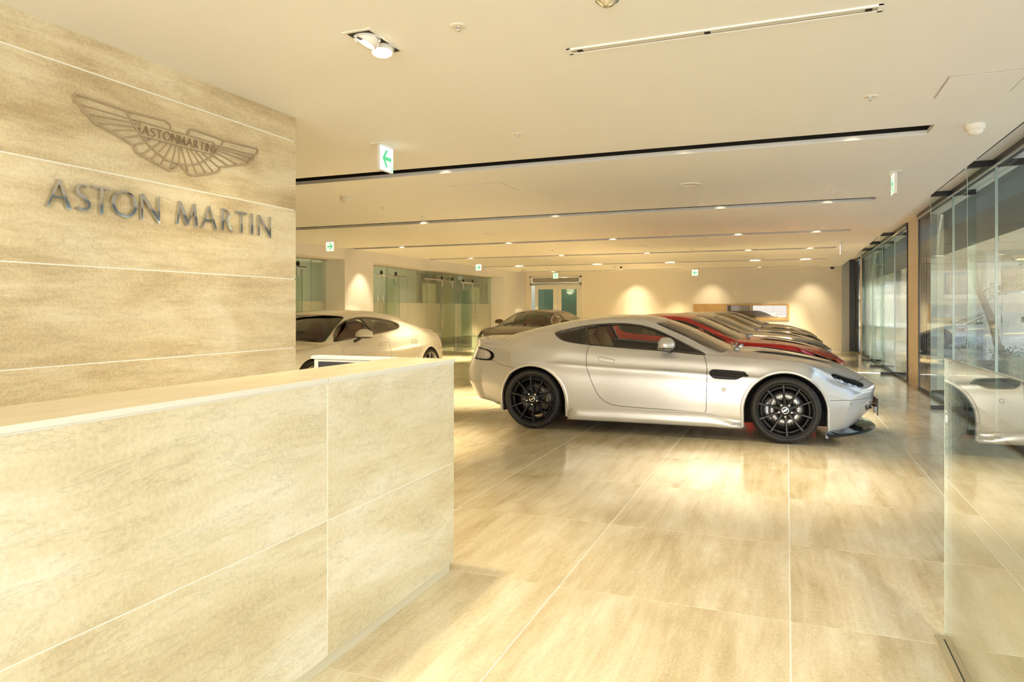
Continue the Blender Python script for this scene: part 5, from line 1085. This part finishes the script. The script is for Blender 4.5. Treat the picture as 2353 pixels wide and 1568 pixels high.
for (px, Y, n_, rd, l) in ((2338,15.6,260,.34,'low leafy shrub at the foot of the leaning trunk'),(2356,13.5,260,.34,'low leafy shrub at the right picture edge outside the glass'),(2232,19.5,120,.30,'thin wiry shrub behind the nearer glass fin'),(2300,17.0,160,.28,'small shrub left of the leaning trunk')):
    p = Q(px, 862, Y); p.z = .0; sh = empty('shrub', p); tag(sh, l, 'shrub', 'shrubs in the planting strip'); b = MB(); leaves(b, Vector((0,0,.30)), n_, rd, .085); tag(b.build('leaves', LEAF, sh), kind='stuff')
    for k in range(5): b = MB(); a = k*1.3; b.tube([(0,0,-.03), (.08*math.cos(a), .08*math.sin(a), .2), (.22*math.cos(a), .22*math.sin(a), .5)], [.01,.008,.004], 6); b.build('stem', BARK, sh)
b = MB(); b.box((3.6, 8, -.06), (5.6, 21.5, -.035)); o = b.build('planting_bed', noise_bump(mat('soil', (.12,.09,.06), .9), 30, .6)); tag(o, 'strip of dark soil planted with shrubs outside the glass', 'planting bed'); o['kind'] = 'structure'
# ================================================================== CARS IN THE SHOWROOM
def repaint(root, a, b):
    for o in [root]+list(root.children_recursive):
        if o.type == 'MESH':
            for s in o.material_slots:
                if s.material == a: s.link = 'OBJECT'; s.material = b
hero = build_car(COUPE, car_mats(paint=SILVER), 'silver two-door coupe with black ten-spoke wheels, nearest of the row')
hero.location = (-1.315, 8.052, 0); hero.rotation_euler = (0, 0, math.radians(1.7))
ROW = [(11.35, paint('red_paint', (.45,.015,.015), .45, .25, .7), 'red two-door coupe parked right behind the nearest silver coupe'),
       (14.75, paint('grey_silver_paint', (.42,.40,.36), .75, .28), 'grey-silver two-door coupe, third in the parked row'),
       (18.15, paint('bronze_paint', (.20,.16,.115), .9, .2, .2), 'dark bronze two-door coupe, fourth in the parked row'),
       (21.55, paint('black_brown_paint', (.12,.095,.07), .9, .2, .2), 'almost black two-door coupe, last in the row by the far wall')]
hero['group'] = 'coupes parked side by side'
for y, pm, lab in ROW:
    c = copy_tree(hero); c.location = (-1.36, y, 0); c.rotation_euler = (0, 0, math.radians(1.0)); c['label'] = lab; repaint(c, SILVER, pm)
IVORY = paint('ivory_white_paint', (.86,.82,.68), 0, .35); REDL = mat('red_brown_leather', (.42,.07,.03), .5)
wc = build_car(SALOON, car_mats(paint=IVORY, leather=REDL, rim=mat('silver_alloy', (.45,.43,.40), .3, .8)), 'ivory white four-door saloon parked by the left glass offices', 'four-door saloons', style='thin')
wc.location = (-6.27, 8.47, 0); wc.rotation_euler = (0, 0, -PI/2)
bc = copy_tree(wc); bc.location = (-6.32, 18.0, 0); bc.rotation_euler = (0, 0, -PI/2-math.radians(4)); bc['label'] = 'dark brown four-door saloon facing forward at the far left'
repaint(bc, IVORY, paint('brown_paint', (.09,.055,.03), .9, .2, .15))
oc = copy_tree(hero); oc.location = (6.2, 28.5, -.05); oc.rotation_euler = (0, 0, PI); oc['label'] = 'white car parked in the street far outside the glass'; del oc['group']; repaint(oc, SILVER, paint('street_white_paint', (.75,.76,.78), 0, .3))
# ================================================================== LAMPS IN THE FITTINGS, AND ADDED FILL
n = 0
for k, y in enumerate(SLOT_Y):
    for j, x in enumerate((-7.6, -5.3, -3.0, -.9, .55)):
        n += 1; lamp('SPOT', 'slot_spot', (x, y+.15, CZ+.26), ((230, 330, 850, 1200, 1500, 480)[k] *((.85 if x > 0 else .42 if x > -1 else 1.35) if k == 0 else 1) if x > -4 else (520, 560, 800, 1000, 1300, 450)[k]), color=WARM if k < 2 else (1,.79,.48), aim=(x+(.8 if j % 2 else -.7), y+.15+(.45 if k == 4 else 0), 0), size=.03, spot=58, blend=1.0)
for x, e in ((-4.81, 75), (-2.32, 42), (.69, 44)): lamp('SPOT', 'wall_washer', (x, YB-.75, CZ-.01), e, aim=(x, YB-.02, .9), size=.05, spot=74, blend=1.0)
lamp('SPOT', 'pier_washer', (XL+.55, 13.25, CZ-.01), 60, aim=(XL, 13.25, 1.0), size=.03, spot=62, blend=.7)
lamp('SPOT', 'twin_spot', TWIN, 24, aim=(XS, 3.3, 1.2), size=.04, spot=70, blend=.9)
lamp('SPOT', 'twin_spot', TWIN+Vector((.0,.05,0)), 85, aim=(-1.55, 3.0, 0), size=.05, spot=110, blend=.8)
for x, y, a in ((-.4, .6, (-1.6, 1.4, .6)), (-.4, -1.6, (-1.4, -.6, .6)), (.9, 2.0, (.6, 3.4, 0)), (-2.4, 1.0, (-3.1, 1.2, 1.4)), (-2.4, -1.4, (-3.1, -1.2, 1.4)), (.6, -2.2, (.4, -1, 0))):
    lamp('SPOT', 'near_fill', (x, y, CZ-.03), 52 if y > 1.5 else 22, color=(1,.86,.62), aim=a, size=.05, spot=110, blend=.9)  # added fill spots out of view, no fittings; they brighten the near room
lamp('AREA', 'rear_fill', (-.2, -5.9, 1.5), 215, color=(.94,.97,1), aim=(-.2, 3, 1.4), size=4.2, size_y=2.2)  # added area lamp, wide soft fill from behind the camera
for y in (15.5, 19.5): lamp('POINT', 'office_lamp', (-11.0, y, 2.3), 26, color=(1,.85,.6), size=.2)
lamp('POINT', 'office_lamp', (-11.0, 11.3, 2.3), 14, color=(1,.85,.6), size=.2); lamp('POINT', 'corridor_lamp', (-7.7, YB+.9, 2.3), 12, color=(1,.9,.7), size=.15)
